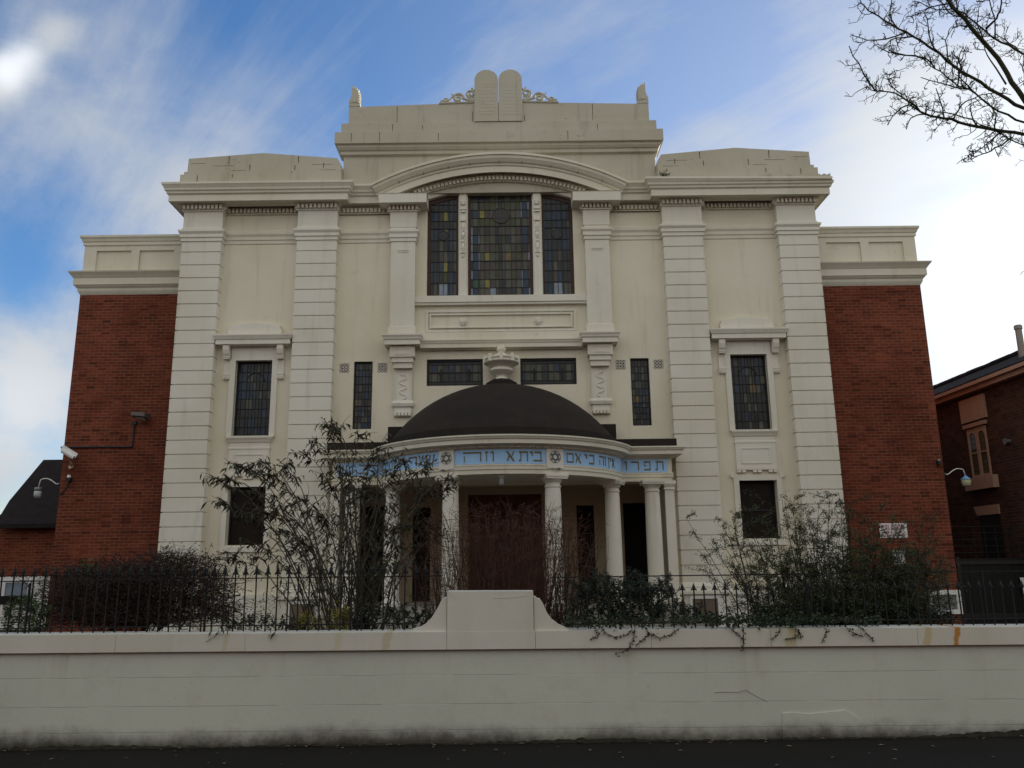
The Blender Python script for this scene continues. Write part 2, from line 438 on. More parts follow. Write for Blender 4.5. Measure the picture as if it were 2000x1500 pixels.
# acroteria
def acro():
    m = MB()
    m.prism([(3.76,12.84),(3.775,12.96),(3.735,13.04),(3.714,13.10),(3.704,13.23),(3.704,13.39),(3.685,13.40),
      (3.667,13.314),(3.63,13.375),(3.616,13.30),(3.58,13.34),(3.574,13.25),(3.525,13.285),(3.55,13.19),(3.50,13.205),(3.54,13.125),(3.49,13.125),(3.532,13.06),(3.492,13.06),(3.532,12.995),(3.49,12.99),(3.535,12.93),(3.49,12.90),(3.50,12.84)], -.12, .06)
    ring = [(3.635+.09*math.cos(a), -.13, 12.93+.06*math.sin(a)) for a in [PI+PI*i/10 for i in range(11)]]
    m.tube(ring, .018, 6)
    ring = [(3.635+.05*math.cos(a), -.13, 12.97+.05*math.sin(a)) for a in [PI+PI*i/10 for i in range(11)]]
    m.tube(ring, .014, 6)
    m.box(3.49,3.765,-.15,.5,12.80,12.86)
    return m
both(acro(), 'acroterion', M_AT, SYN)
# tablets with rows of carved lines
def arcpts(cx, cz, r, a0, a1, n): return [(cx+r*math.cos(a0+(a1-a0)*i/n), cz+r*math.sin(a0+(a1-a0)*i/n)) for i in range(n+1)]
for s in (-1, 1):
    mb = MB(); c = .302*s-.008
    mb.prism([(c-.296,12.30),(c+.296,12.30)]+arcpts(c,13.435,.296,0,PI,20), -.225, -.02)
    tb = mb.build('law_tablet', M_AT, SYN)
    mb = MB(); rnd = random.Random(3+s)
    for r in range(5):
        for h in (0,.085):
            z = 13.33-r*.19-h; x = c-.2+rnd.random()*.05
            while x < c+.19:
                ww = rnd.uniform(.03,.075); mb.box(x, x+ww, -.229, -.225, z-.004, z+.014); x += ww+rnd.uniform(.015,.03)
    mb.box(c-.24,c+.24,-.226,-.2255,12.48,13.42); mb.build('carved_lines', M_AT, tb)
# scrolls
def spiral(cx, cz, r0, r1, a0, a1, n=26):
    return [(cx+(r0+(r1-r0)*i/n)*math.cos(a0+(a1-a0)*i/n), -.14, cz+(r0+(r1-r0)*i/n)*math.sin(a0+(a1-a0)*i/n)) for i in range(n+1)]
mb = MB()
mb.tube([(.56,-.14,12.90),(.68,-.14,12.95),(.78,-.14,13.04)]+spiral(.70,13.10,.11,.02,-.3,3.6*PI/1.6), .034, 7)
mb.tube([(.60,-.14,12.88),(.80,-.14,12.95),(.90,-.14,12.98)]+spiral(1.02,12.99,.135,.02,PI*.95,-PI*1.9), .036, 7)
mb.tube([(1.13,-.14,13.08),(1.19,-.14,12.99),(1.28,-.14,12.91)]+spiral(1.335,12.935,.06,.02,PI*1.2,-PI*.9,14), .027, 6)
mb.tube(spiral(1.43,12.89,.045,.015,PI,-PI*.6,10), .024, 6)
mb.tube(spiral(.62,13.24,.06,.02,PI*.2,-PI*1.2,12), .028, 6)
mb.tube(spiral(.64,13.0,.05,.012,PI*1.3,PI*3,12), .022, 6)
mb.tube([(.56,-.14,12.875),(1.0,-.14,12.865),(1.5,-.14,12.85)], .03, 6)
mb.tube([(1.12,-.14,13.1),(1.17,-.14,13.06),(1.19,-.14,13.12)], .018, 5)
both(mb, 'scroll_ornament', M_AT, SYN, True)

# --- segmental arch
AC = 4.85
def arch(mb, prof, x_lim, n=48):        # prof of (radius, y); each ring limited to |x| < x_lim at the mean radius
    th = math.asin(x_lim/6.39); base = len(mb.v); k = len(prof)
    for i in range(n+1):
        a = -th+2*th*i/n
        for r, y in prof: mb.v.append((r*math.sin(a), y, AC+r*math.cos(a)))
    for i in range(n):
        for j in range(k-1):
            mb.f.append((base+i*k+j, base+(i+1)*k+j, base+(i+1)*k+j+1, base+i*k+j+1)); mb.m.append(0)
    mb.f.append(tuple(base+j for j in range(k))); mb.m.append(0)
    mb.f.append(tuple(base+n*k+j for j in range(k-1,-1,-1))); mb.m.append(0)
mb = MB()
arch(mb, [(6.07,0.0),(6.07,-.33),(6.00,-.34),(6.00,-.37),(6.15,-.37),(6.17,-.40),(6.21,-.41),(6.23,-.45),(6.31,-.51),(6.38,-.52),(6.38,-.55),(6.44,-.55),(6.45,0.0)], 3.07)
ARCH = mb.build('arch_hood', M_CO, SYN); smooth_angle(ARCH, 25)
mb = MB()
n = 44
for i in range(n):
    a = -math.asin(2.12/6)+2*math.asin(2.12/6)*(i+.5)/n
    c, s_ = math.cos(a), math.sin(a)
    def P(r, t, y): return (r*s_+t*c, y, AC+r*c-t*s_)
    vs = [P(5.885,-.030,-.14),P(5.885,.030,-.14),P(5.885,.030,-.22),P(5.885,-.030,-.22),P(5.985,-.030,-.14),P(5.985,.030,-.14),P(5.985,.030,-.22),P(5.985,-.030,-.22)]
    mb.add(vs, [(0,1,2,3),(7,6,5,4),(0,4,5,1),(1,5,6,2),(2,6,7,3),(3,7,4,0)])
arch(mb, [(5.862,0),(5.862,-.145),(6.06,-.145),(6.06,0)], 2.25)
mb.build('dentil_row', M_CO, ARCH)
mb = MB(); arch(mb, [(5.75,.22),(5.75,-.01),(5.80,-.03),(5.905,-.03),(5.905,.22)], 2.1)
AV = mb.build('arch_band', M_ST, SYN); smooth_angle(AV, 25)
mb = MB()
for x0, x1, z0, z1, r0 in ((-3.0,-2.84,0,0,0),):
    pass
for a in (-.40,-.30,-.20,-.115,.0,.09,.20,.31,.41):
    c, s_ = math.cos(a), math.sin(a)
    mb.bar((6.20*s_,-.43,AC+6.20*c), (6.44*s_,-.543,AC+6.44*c), .012, .02)
mb.build_each('open_joint', M_JOINT, ARCH)

# --- mid pilasters with capital, cornice block
def midp():
    m = MB()
    prof = [(.035,6.79),(.035,7.0),(.0,7.02),(0,9.13),(.025,9.14),(.025,9.22),(.05,9.23),(.05,9.32),(.08,9.37),(.08,9.42),(.015,9.43),(.015,9.49),(.03,9.50),(.03,9.88),(.07,9.89),(.07,9.92),(.015,9.922),(.015,10.02),(.10,10.025),(.27,10.035),(.27,10.02),(.285,10.02),(.285,10.25),(.30,10.26),(-.2,10.30)]
    m.sweep([(-2.62,.02),(-2.62,-.22),(-2.04,-.22),(-2.04,.02)], prof, caps=False)
    return m
mp = both(midp(), 'window_pilaster', M_ST, SYN)
for s, par in ((-1, mp[0]), (1, mp[1])):
    d = MB(); dentils(d, (-2.70,-.235), (-1.96,-.235), (0,-1), 9.925, 10.02, 8, .055, .105)
    dentils(d, (-2.03,-.27), (-2.03,-.04), (1,0), 9.925,10.02,3,.05,.10); dentils(d, (-2.63,-.27), (-2.63,-.04), (-1,0), 9.925,10.02,3,.05,.10)
    d.box(-2.67,-1.99,-.24,-.233,9.93,10.015)
    q = MB(); q.box(-2.47,-2.19,-.232,-.22,8.905,8.92); q.box(-2.45,-2.21,-.232,-.22,8.865,8.88)
    if s > 0: d = d.mirror(); q = q.mirror()
    d.build('dentil_row', M_CO, par); q.build('fluting_top', M_CO, par)

# --- windows: frame, panes, glazing bars
G_DARK = glass('dark_glass', (.030,.032,.034)); G_GRY = glass('grey_glass', (.105,.106,.085), .3, .18); G_MAU = glass('mauve_glass', (.086,.076,.070), .3, .18)
G_OLV = glass('olive_glass', (.080,.084,.048), .3, .18); G_BLU = glass('blue_glass', (.028,.046,.080)); G_YEL = glass('yellow_glass', (.22,.20,.05)); G_GRE = glass('green_glass', (.035,.10,.065))
G_SKY = glass('pale_glass', (.22,.27,.33)); G_OCH = glass('ochre_glass', (.16,.11,.05))
GM = [G_DARK, G_GRY, G_MAU, G_OLV, G_BLU, G_YEL, G_GRE, G_SKY, G_OCH]
def ztop(x, r=5.75): return AC+math.sqrt(r*r-x*x)
def leaded(x0, x1, z0, z1, y, cols, rows, colour, parent, barw=.012, arched=False, heavy_rows=(), heavy_cols=()):
    g = MB(); b = MB()
    xs = [x0+(x1-x0)*c for c in cols]; zs = [z0+(z1-z0)*r for r in rows]
    for i in range(len(xs)-1):
        for j in range(len(zs)-1):
            g.cur = colour(i, j)
            top = lambda x, z: min(z, ztop(x)-.01) if arched else z
            if arched and zs[j] > min(ztop(xs[i]), ztop(xs[i+1]))-.02: continue
            t = random.uniform(-.0025,.0025)
            g.face([(xs[i],y+t,zs[j]),(xs[i+1],y-t,zs[j]),(xs[i+1],y-t,top(xs[i+1],zs[j+1])),(xs[i],y+t,top(xs[i],zs[j+1]))])
    g.cur = 0
    for i, x in enumerate(xs):
        w_ = barw*(2.2 if i in heavy_cols else 1); zt = min(z1, ztop(x)-.01) if arched else z1
        b.box(x-w_/2, x+w_/2, y-.014, y-.004, z0, zt)
    for j, z in enumerate(zs):
        w_ = barw*(2.4 if j in heavy_rows else 1); b.box(x0, x1, y-.017, y-.005, z-w_/2, z+w_/2)
    p = g.build('pane', GM, parent); q = b.build('glazing_bars', M_LEAD, parent)
    return p, q
def frame(mb, x0, x1, z0, z1, y0, y1, w_):
    mb.box(x0,x0+w_,y0,y1,z0,z1); mb.box(x1-w_,x1,y0,y1,z0,z1); mb.box(x0+w_,x1-w_,y0,y1,z0,z0+w_); mb.box(x0+w_,x1-w_,y0,y1,z1-w_,z1)
rg = random.Random(5)
# centre light of the big window
def arch_frame(x0, x1, w_):
    m = MB()
    m.box(x0,x0+w_,.10,.20,7.83,ztop(x0+w_)-.005); m.box(x1-w_,x1,.10,.20,7.83,ztop(x1-w_)-.005); m.box(x0+w_,x1-w_,.102,.20,7.83,7.83+w_*.6)
    n = 12; pts = [x0+w_+(x1-x0-2*w_)*i/n for i in range(n+1)]
    m.prism([(x, ztop(x)+.02) for x in pts]+[(x, ztop(x)-w_*1.5) for x in pts[::-1]], .104, .20)
    return m
cwf = arch_frame(-.79,.79,.07).build('stained_glass_window', M_WOOD, SYN, label='wide middle stained glass light with round medallion')
cols = [0,.035,.125,.15,.235,.32,.42,.47,.53,.58,.68,.765,.85,.875,.965,1]
rows = [0,.07,.15,.24,.325,.41,.49,.575,.66,.74,.82,.90,.97,1.0]
def ccol(i, j):
    if j >= 11: return 0 if j == 12 else rg.choice([0,3,0])
    if i == 7: return rg.choice([0,0,2])
    i = i if i < 7 else i-1
    if i in (0,13): return rg.choice([1,0,7])
    if i in (1,12):
        if j == 1: return 6 if i == 1 else 4
        return rg.choice([4,4,4,0,1])
    if i in (2,11): return rg.choice([1,7,0])
    sp = {(4,1):5,(4,4):5,(8,4):8,(3,9):5,(4,9):2,(4,0):1,(5,0):7,(3,0):1,(7,0):0,(8,0):0,(9,0):0}
    if (i,j) in sp: return sp[(i,j)]
    if j >= 8: return rg.choice([3,3,1,3])
    return rg.choice([1,2,2,1,3,0,1])
leaded(-.72,.72,7.87,10.56,.125,cols,rows,ccol,cwf,.008,True,(4,8))
mb = MB(); ring = [(.02+.20*math.cos(a),.11,9.93+.20*math.sin(a)) for a in [2*PI*i/28 for i in range(29)]]
mb.tube(ring, .014, 5); mb.prism(arcpts(.02,9.93,.195,0,2*PI,28)[:-1], .113, .124)
mb.build('medallion', simple('medallion_glass', (.05,.045,.04), .3, .6, 16), cwf)
for s in (-1, 1):
    x0, x1 = (-1.78,-1.0) if s < 0 else (1.0,1.78)
    sw = arch_frame(x0, x1, .075).build('stained_glass_window', M_WOOD, SYN, label='narrow side stained glass light with dark wooden frame')
    def scol(i, j):
        if j >= 8: return 0
        if s < 0 and (i,j) in ((4,7),(4,2),(4,5)): return 5
        if s < 0 and (i,j) == (4,1): return 3
        if j == 0: return 7 if i in (3,4) else rg.choice([0,1,4])
        if i in (0,1,6): return rg.choice([4,0,4,0])
        return rg.choice([0,4,1,2,0])
    leaded(x0+.075,x1-.075,7.87,10.40,.125,[0,.12,.28,.33,.50,.67,.72,.88,1],[0,.125,.24,.34,.45,.56,.68,.76,.86,.93,1.0],scol,sw,.010,True,(1,6,8))
    cx = (x0+x1)/2; mb = MB(); mb.prism(arcpts(cx,9.42,.115,0,2*PI,20)[:-1], .11,.122); mb.tube([(cx+.12*math.cos(a),.108,9.42+.12*math.sin(a)) for a in [2*PI*i/20 for i in range(21)]], .011, 5)
    mb.build('medallion', G_DARK, sw)
# stone mullions with carved drops
def mull():
    m = MB(); m.box(-.99,-.82,-.02,.25,7.83,10.68)
    m.box(-1.02,-.79,.03,.22,7.83,10.6)
    return m
mus = both(mull(), 'stone_mullion', M_ST, SYN)
for s, par in ((-1, mus[0]), (1, mus[1])):
    m = MB(); c = -.905
    m.lathe([(0,0),(.06,.02),(.065,.10),(.05,.12),(0,.12)], (c,-.02,10.13), 14)
    for z, r, h in ((10.02,.07,.05),(9.95,.06,.04),(9.72,.065,.06)): m.box(c-r,c+r,-.07,-.02,z,z+h)
    for z, rx, rz in ((9.58,.05,.13),(9.36,.055,.09),(9.20,.05,.05),(9.05,.05,.12)):
        for k in range(8):
            a0 = 2*PI*k/8
        m.lathe([(0,-rz),(rx*.6,-rz*.8),(rx,-rz*.2),(rx,rz*.2),(rx*.6,rz*.8),(0,rz)], (c,-.02,z), 12)
    for z in (9.46,9.28,9.14): m.bar((c-.05,-.035,z-.03),(c+.05,-.035,z+.03),.018); m.bar((c-.05,-.035,z+.03),(c+.05,-.035,z-.03),.018)
    m.box(c-.045,c+.045,-.026,-.02,8.80,10.25); m.box(c-.055,c+.055,-.06,-.02,8.90,8.92); m.lathe([(0,-.07),(.03,-.04),(.035,0),(0,.03)], (c,-.02,8.84), 10)
    if s > 0: m = m.mirror()
    g = m.build('carved_drop', M_ST, par)
mb = MB(); mb.box(-2.04,2.04,-.13,.28,7.63,7.79); mb.box(-2.04,2.04,-.10,0,7.575,7.63); mb.build('window_sill', M_ST, SYN)
# relief panel with rosettes
mb = MB()
frame(mb, -1.78,1.78,6.92,7.45,-.035,0,.045); frame(mb, -1.69,1.69,7.01,7.36,-.05,0,.03)
PAN = mb.build('relief_panel', M_ST, SYN)
for x in (-.90,.88):
    m = MB(); m.add(*([],[]))
    for r, y in ((.10,.0),(.065,-.02),(.03,-.04)):
        m.tube([(x,0,7.16),(x,-.03+y*1.0,7.16)], [r,r*.8], 16)
    for k in range(8):
        a = 2*PI*k/8; m.tube([(x+.05*math.cos(a),-.03,7.16+.05*math.sin(a)),(x+.095*math.cos(a),-.02,7.16+.095*math.sin(a))], [.022,.012], 6)
    m.build('rosette', M_ST, PAN)
# lower string course and pilaster base cornices
mb = MB()
BC = [(0,6.50),(.03,6.53),(.15,6.555),(.15,6.54),(.165,6.54),(.165,6.64),(.19,6.67),(.20,6.71),(.225,6.75),(.225,6.785),(0,6.80)]
BC2 = [(0,6.46),(.03,6.49),(.10,6.51),(.10,6.495),(.115,6.495),(.115,6.58),(.135,6.61),(.145,6.64),(.16,6.66),(.16,6.68),(0,6.70)]
mb.sweep([(-1.9,-.06),(1.9,-.06)], BC2, caps=False); mb.box(-2.0,2.0,-.07,0,6.51,6.90)
mb.build('string_course', M_CO, SYN)
def brk():
    m = MB()
    m.sweep([(-2.55,.02),(-2.55,-.20),(-2.06,-.20),(-2.06,.02)], BC)
    m.prism([(-2.60,6.52),(-2.02,6.52),(-2.02,6.27),(-2.60,6.27)], -.26, 0)
    m.prism([(-2.56,6.27),(-2.06,6.27),(-2.06,6.15),(-2.56,6.15)], -.22, 0)
    m.prism([(-2.52,6.15),(-2.08,6.15),(-2.08,6.02),(-2.52,6.02)], -.18, 0)
    frame(m, -2.53,-2.13+.04,6.31,6.47,-.268,-.26,.018); m.prism([(-2.46,6.33),(-2.16,6.33),(-2.31,6.39)], -.272,-.26)
    m.box(-2.51,-2.09,-.07,0,5.26,6.02); m.box(-2.49,-2.47,-.08,-.07,5.28,6.0); m.box(-2.13,-2.11,-.08,-.07,5.28,6.0)
    m.sweep([(-2.51,0),(-2.51,-.06),(-2.09,-.06),(-2.09,0)], [(0,5.12),(.03,5.13),(.05,5.20),(.03,5.25),(0,5.27)], caps=False)
    m.box(-2.50,-2.10,-.05,0,4.96,5.12)
    dentils(m, (-2.50,-.05), (-2.10,-.05), (0,-1), 4.91, 5.0, 5, .06, .05); m.box(-2.50,-2.10,-.06,0,4.895,4.91)
    return m
bk = both(brk(), 'pilaster_bracket', M_ST, SYN)
for s, par in ((-1, bk[0]), (1, bk[1])):
    m = MB(); c = -2.30
    for k in range(6):
        z = 5.93-k*.115; sg = 1 if k % 2 else -1
        pts = [(c+sg*(.03+.05*math.cos(t)), -.075, z+.05*math.sin(t)) for t in [-1.9+i*.42 for i in range(12)]]
        m.tube(pts, [.017-.0008*i for i in range(12)], 5)
    if s > 0: m = m.mirror()
    m.build('carved_scroll', M_ST, par, True)
# slit windows / wide windows / lattice vents
for s in (-1, 1):
    a, b = sorted((s*3.03, s*3.47)); m = MB(); frame(m, a, b, 4.62, 6.23, .05, .12, .028)
    f_ = m.build('slit_window', M_LEAD, SYN)
    leaded(a+.028,b-.028,4.65,6.20,.09,[0,.2,.42,.6,.8,1],[0,.09,.18,.27,.34,.45,.56,.68,.8,.9,1],lambda i,j: rg.choice([0,0,1,8 if j==4 else 0,4,0,2]),f_,.008,False,(4,7))
    a, b = sorted((s*.44, s*1.76)); m = MB(); frame(m, a, b, 5.62, 6.26, .05, .12, .05)
    f_ = m.build('wide_window', M_LEAD, SYN)
    leaded(a+.05,b-.05,5.67,6.21,.09,[0,.05,.16,.27,.38,.5,.61,.72,.84,.95,1],[0,.12,.52,.88,1],lambda i,j: rg.choice([0,4,1,0,1]) if j in (1,2) else 0,f_,.010,False,(2,),(5,))
    m = MB()
    for q in (.25,.75):
        cx = a+(b-a)*q; m.prism([(cx-.03,5.72),(cx+.03,5.72),(cx+.03,5.9),(cx+.06,5.93),(cx,6.06),(cx-.06,5.93),(cx-.03,5.9)], .078,.085)
    m.build_each('glass_motif', M_LEAD, f_)
    for c in (3.695, 2.80):
        m = MB(); x = s*c; z = 6.07; h = .115
        for o_ in (-h*.66,0,h*.66,-h*1.33,h*1.33):
            for sg in (-1,1):
                pts = []
                for t in (-h, h):
                    pass
                p = [(t, sg*t+o_) for t in (-h,-h*.5,0,h*.5,h)]
                lo = max(-h, (-h-o_) if sg > 0 else (o_-h)); hi = min(h, (h-o_) if sg > 0 else (h+o_))
                if hi-lo > .02: m.bar((x+lo,.02,z+sg*lo+o_),(x+hi,.02,z+sg*hi+o_),.018,.016)
        m.build('lattice_vent', M_ST, SYN)
# bay windows
for s in (-1, 1):
    a, b = sorted((s*5.38, s*6.24)); c = s*5.81
    m = MB(); frame(m, a, b, 4.50, 6.28, .10, .18, .03); f_ = m.build('upper_bay_window', M_LEAD, SYN)
    leaded(a+.03,b-.03,4.53,6.25,.14,[0,.1,.25,.34,.44,.53,.63,.72,.86,1],[0,.11,.24,.36,.50,.62,.74,.87,1],
           lambda i,j: (8 if s > 0 and (i,j) in ((5,4),(6,4)) else rg.choice([0,0,1,4,0,0])),f_,.007,False,(1,3,5,7),(2,7))
    m = MB(); m.tube([(c+.21*math.cos(t),.128,5.80+.21*math.sin(t)) for t in [PI*i/16 for i in range(17)]], .012, 5); m.build('glass_arch_motif', M_LEAD, f_)
    # surround with ears
    m = MB(); wa, wb = a-.13, b+.13
    m.box(wa,a,-.05,.02,4.47,6.28); m.box(b,wb,-.05,.02,4.47,6.28); m.box(wa,wb,-.05,.02,6.28,6.31)
    m.box(a-.10,b+.10,-.045,0,6.31,6.62)
    for e in (-1,1):
        x = c+e*.63; m.box(x-.075,x+.075,-.035,0,5.97,6.30); m.box(x-.08,x+.08,-.06,0,5.83,5.95)
        for k in (-1,0,1): m.box(x+k*.05-.018,x+k*.05+.018,-.075,-.06,5.86,5.90)
        m.box(x-.085,x+.085,-.07,0,5.93,5.965)
    sur = m.build('window_surround', M_ST, SYN)
    m = MB()
    m.sweep([(c-.74,.02),(c-.74,-.10),(c+.74,-.10),(c+.74,.02)], [(0,6.60),(.03,6.62),(.12,6.64),(.12,6.63),(.13,6.63),(.13,6.73),(.15,6.75),(.17,6.80),(.185,6.83),(.185,6.86),(0,6.88)])
    m.prism([(c-.66,6.86),(c+.66,6.86),(c+.66,6.89),(c+.63,6.89),(c+.63,7.02),(c+.60,7.02),(c+.60,7.10),(c,7.18),(c-.60,7.10),(c-.60,7.02),(c-.63,7.02),(c-.63,6.89),(c-.66,6.89)], -.13, 0)
    hd = m.build('window_hood', M_ST, SYN)
    for e in (-1,1):
        x = c+e*.63; m = MB()
        m.add(*([],[]))
        prof = [(-.20,6.62),(-.20,6.52),(-.17,6.42),(-.13,6.36),(-.13,6.30),(0,6.30),(0,6.62)]
        n = len(prof); vs = [(x-.072,y,z) for y,z in prof]+[(x+.072,y,z) for y,z in prof]
        m.add(vs, [tuple(range(n)), tuple(range(2*n-1,n-1,-1))]+[(i,i+n,(i+1)%n+n,(i+1)%n) for i in range(n)])
        m.box(x-.08,x+.08,-.145,0,6.335,6.355)
        m.build('console_bracket', M_ST, hd)
    # sill, apron and lower window surround
    m = MB()
    m.sweep([(c-.48,.02),(c-.48,-.06),(c+.48,-.06),(c+.48,.02)], [(-.03,4.17),(.0,4.18),(.0,4.22),(-.02,4.23),(-.02,4.33),(.0,4.34),(.02,4.39),(.04,4.42),(.05,4.44),(.05,4.47),(0,4.48)])
    m.box(c-.46,c+.46,-.05,0,3.62,4.18); frame(m, c-.34,c+.34,3.70,4.07,-.062,-.05,.03)
    m.box(c-.47,c+.47,-.065,0,3.56,3.62)
    for k in range(3):
        for e in (-1,1): x = c-.36+k*.36+e*.055; m.box(x-.045,x+.045,-.07,0,3.50,3.555)
    m.build('window_apron', M_ST, SYN)
    m = MB(); frame(m, a-.12,b+.12,1.87,3.44,-.045,0,.12)
    for e in (-1,1): m.tube([(c+e*.56,-.03,3.44),(c+e*.56,-.05,3.44)], .06, 14)
    m.build('window_surround', M_ST, SYN)
    m = MB(); frame(m, a, b, 2.02, 3.35, .16, .24, .03); m.box(a+.03,b-.03,.18,.22,2.64,2.68); f_ = m.build('lower_bay_window', M_LEAD, SYN)
    m = MB(); m.box(a+.03,b-.03,.205,.215,2.05,3.32); m.build('pane', glass('dark_pane', (.014,.013,.012), .25, .2), f_)
    # basement window
    x0, x1 = sorted((s*4.05, s*4.72)); m = MB(); frame(m, x0, x1, .10, .80, -.285, -.25, .06); f_ = m.build('basement_window', M_WHITE, SYN)
    m = MB(); m.box(x0+.06,x1-.06,-.27,-.262,.16,.74); m.build('pane', simple('brown_blind', (.16,.12,.09), .6, .3, 5), f_)
# plinth between pilasters
mb = MB(); mb.box(-6.7,-4.9,-.10,0,-.2,.95); both(mb, 'plinth', M_ST, SYN)

# --- brick wings
def wing():
    m = MB(); m.box(-10.40,-7.60,.57,14,-.2,8.2); return m
wg = both(wing(), 'brick_wing', M_BR, SYN)
WP = [(0,8.15),(.02,8.18),(.05,8.24),(.06,8.30),(.10,8.34),(.12,8.38),(.12,8.375),(.135,8.375),(.135,8.54),(.15,8.56),(.19,8.62),(.23,8.67),(.24,8.70),(-.02,8.73)]
mb = MB(); mb.sweep([(-10.40,14),(-10.40,.57),(-7.5,.57)], WP); both(mb, 'wing_cornice', M_CO, SYN)
mb = MB()
pan = [(-10.10,-9.24,8.77,9.31),(-9.03,-8.17,8.77,9.31)]
wall_open(mb, -10.41,-7.5,8.68,9.45,.575,pan,.05)
for a,b,c,d in pan: mb.face([(a,.625,c),(b,.625,c),(b,.625,d),(a,.625,d)])
mb.box(-10.41,-7.5,.64,.9,8.68,9.45); mb.box(-10.41,-10.405,.576,.64,8.68,9.45)
mb.sweep([(-10.41,.95),(-10.41,.575),(-7.5,.575)], [(0,9.43),(.03,9.45),(.03,9.53),(.05,9.54),(.07,9.60),(.10,9.64),(.10,9.69),(-.3,9.70)], caps=False)
both(mb, 'wing_parapet', M_CO, SYN)

# --- portico
PC = (0.0, -.136)
def pcirc(R, n=40, y_end=-.87):
    th = math.acos((-(y_end)+PC[1])/R) if abs(y_end-PC[1]) < R else PI/2
    return [(R*math.sin(-th+2*th*i/n), PC[1]-R*math.cos(-th+2*th*i/n)) for i in range(n+1)]
RF = 2.70
EP = [(-3.70,.05),(-3.70,-.87)]+pcirc(RF)+[(3.70,-.87),(3.70,.05)]
ENT = MB().sweep(EP, [(-.20,3.25),(.0,3.25),(.0,3.335),(.02,3.34),(.02,3.40),(.03,3.405),(.03,3.425),(0,3.435),(0,3.735),(.02,3.74),(.03,3.78),(.09,3.80),(.20,3.83),(.20,3.82),(.215,3.82),(.215,3.895),(.24,3.91),(.26,3.945),(.275,3.955),(.275,3.985),(-.15,4.0)], caps=False).build('entablature', M_CO, SYN)
mb = MB()     # beam back and ceiling
mb.sweep(EP, [(-.20,3.25),(-.32,3.25),(-.32,3.33)], caps=False)
pl = pcirc(RF-.1); mb.face([(x,y,3.32) for x,y in [(-3.6,.0),(-3.6,-.8)]+pl+[(3.6,-.8),(3.6,.0)]][::-1])
mb.build('porch_ceiling', M_ST, SYN)
mb = MB()
pts = pcirc(RF+.05, 150)
for i in range(150):
    p = Vector(pts[i]); q = Vector(pts[i+1]); c = (p+q)/2; t = (q-p).normalized(); nn = Vector((t.y,-t.x))
    dentils(mb, (p.x,p.y), (q.x,q.y), (nn.x,nn.y), 3.755, 3.80, 1, .026, .035)
for s in (-1,1):
    dentils(mb, (s*2.65,-.90), (s*3.70,-.90), (0,-1), 3.755,3.80,24,.026,.035)
mb.build('dentil_row', M_CO, ENT)
# frieze panels (blue) on the curve and the flanks, piers with stars, letters
def cyl(px, py=895, R=RF):
    d = ray(px, py); ox, oy = CAM.x-PC[0], CAM.y-PC[1]
    A = d.x*d.x+d.y*d.y; B = 2*(ox*d.x+oy*d.y); C = ox*ox+oy*oy-R*R
    t = (-B-math.sqrt(max(B*B-4*A*C, 0)))/(2*A); p = CAM+d*t
    return math.atan2(p.x-PC[0], -(p.y-PC[1]))
def cpt(a, z, R): return (PC[0]+R*math.sin(a), PC[1]-R*math.cos(a), z)
def cpanel(a0, a1, z0, z1, r, name, mat, parent):
    m = MB(); n = 16; Q = [a0+(a1-a0)*i/n for i in range(n+1)]
    for i in range(n):
        m.face([cpt(Q[i],z0,r),cpt(Q[i+1],z0,r),cpt(Q[i+1],z1,r),cpt(Q[i],z1,r)])
    for i in range(n):
        m.face([cpt(Q[i],z1,r),cpt(Q[i+1],z1,r),cpt(Q[i+1],z1,RF-.01),cpt(Q[i],z1,RF-.01)])
    m.face([cpt(a0,z0,r),cpt(a0,z1,r),cpt(a0,z1,RF-.01),cpt(a0,z0,RF-.01)]); m.face([cpt(a1,z1,r),cpt(a1,z0,r),cpt(a1,z0,RF-.01),cpt(a1,z1,RF-.01)])
    return m.build(name, mat, parent)
A_c0, A_c1 = cyl(888), cyl(1066); A_r0 = cyl(1099); A_l1 = cyl(859); A_end = math.acos((.87+PC[1])/RF)
Z0, Z1 = 3.445, 3.725
P_C = cpanel(A_c0, A_c1, Z0, Z1, RF+.006, 'frieze_panel', M_BLUE, ENT)
P_R = cpanel(A_r0, A_end-.005, Z0, Z1, RF+.006, 'frieze_panel', M_BLUE, ENT)
P_L = cpanel(-A_end+.005, A_l1, Z0, Z1, RF+.006, 'frieze_panel', M_BLUE, ENT)
for s in (-1,1):
    m = MB(); m.box(s*2.62,s*3.60,-.876,-.86,Z0,Z1); m.build('frieze_panel', M_BLUE, ENT)
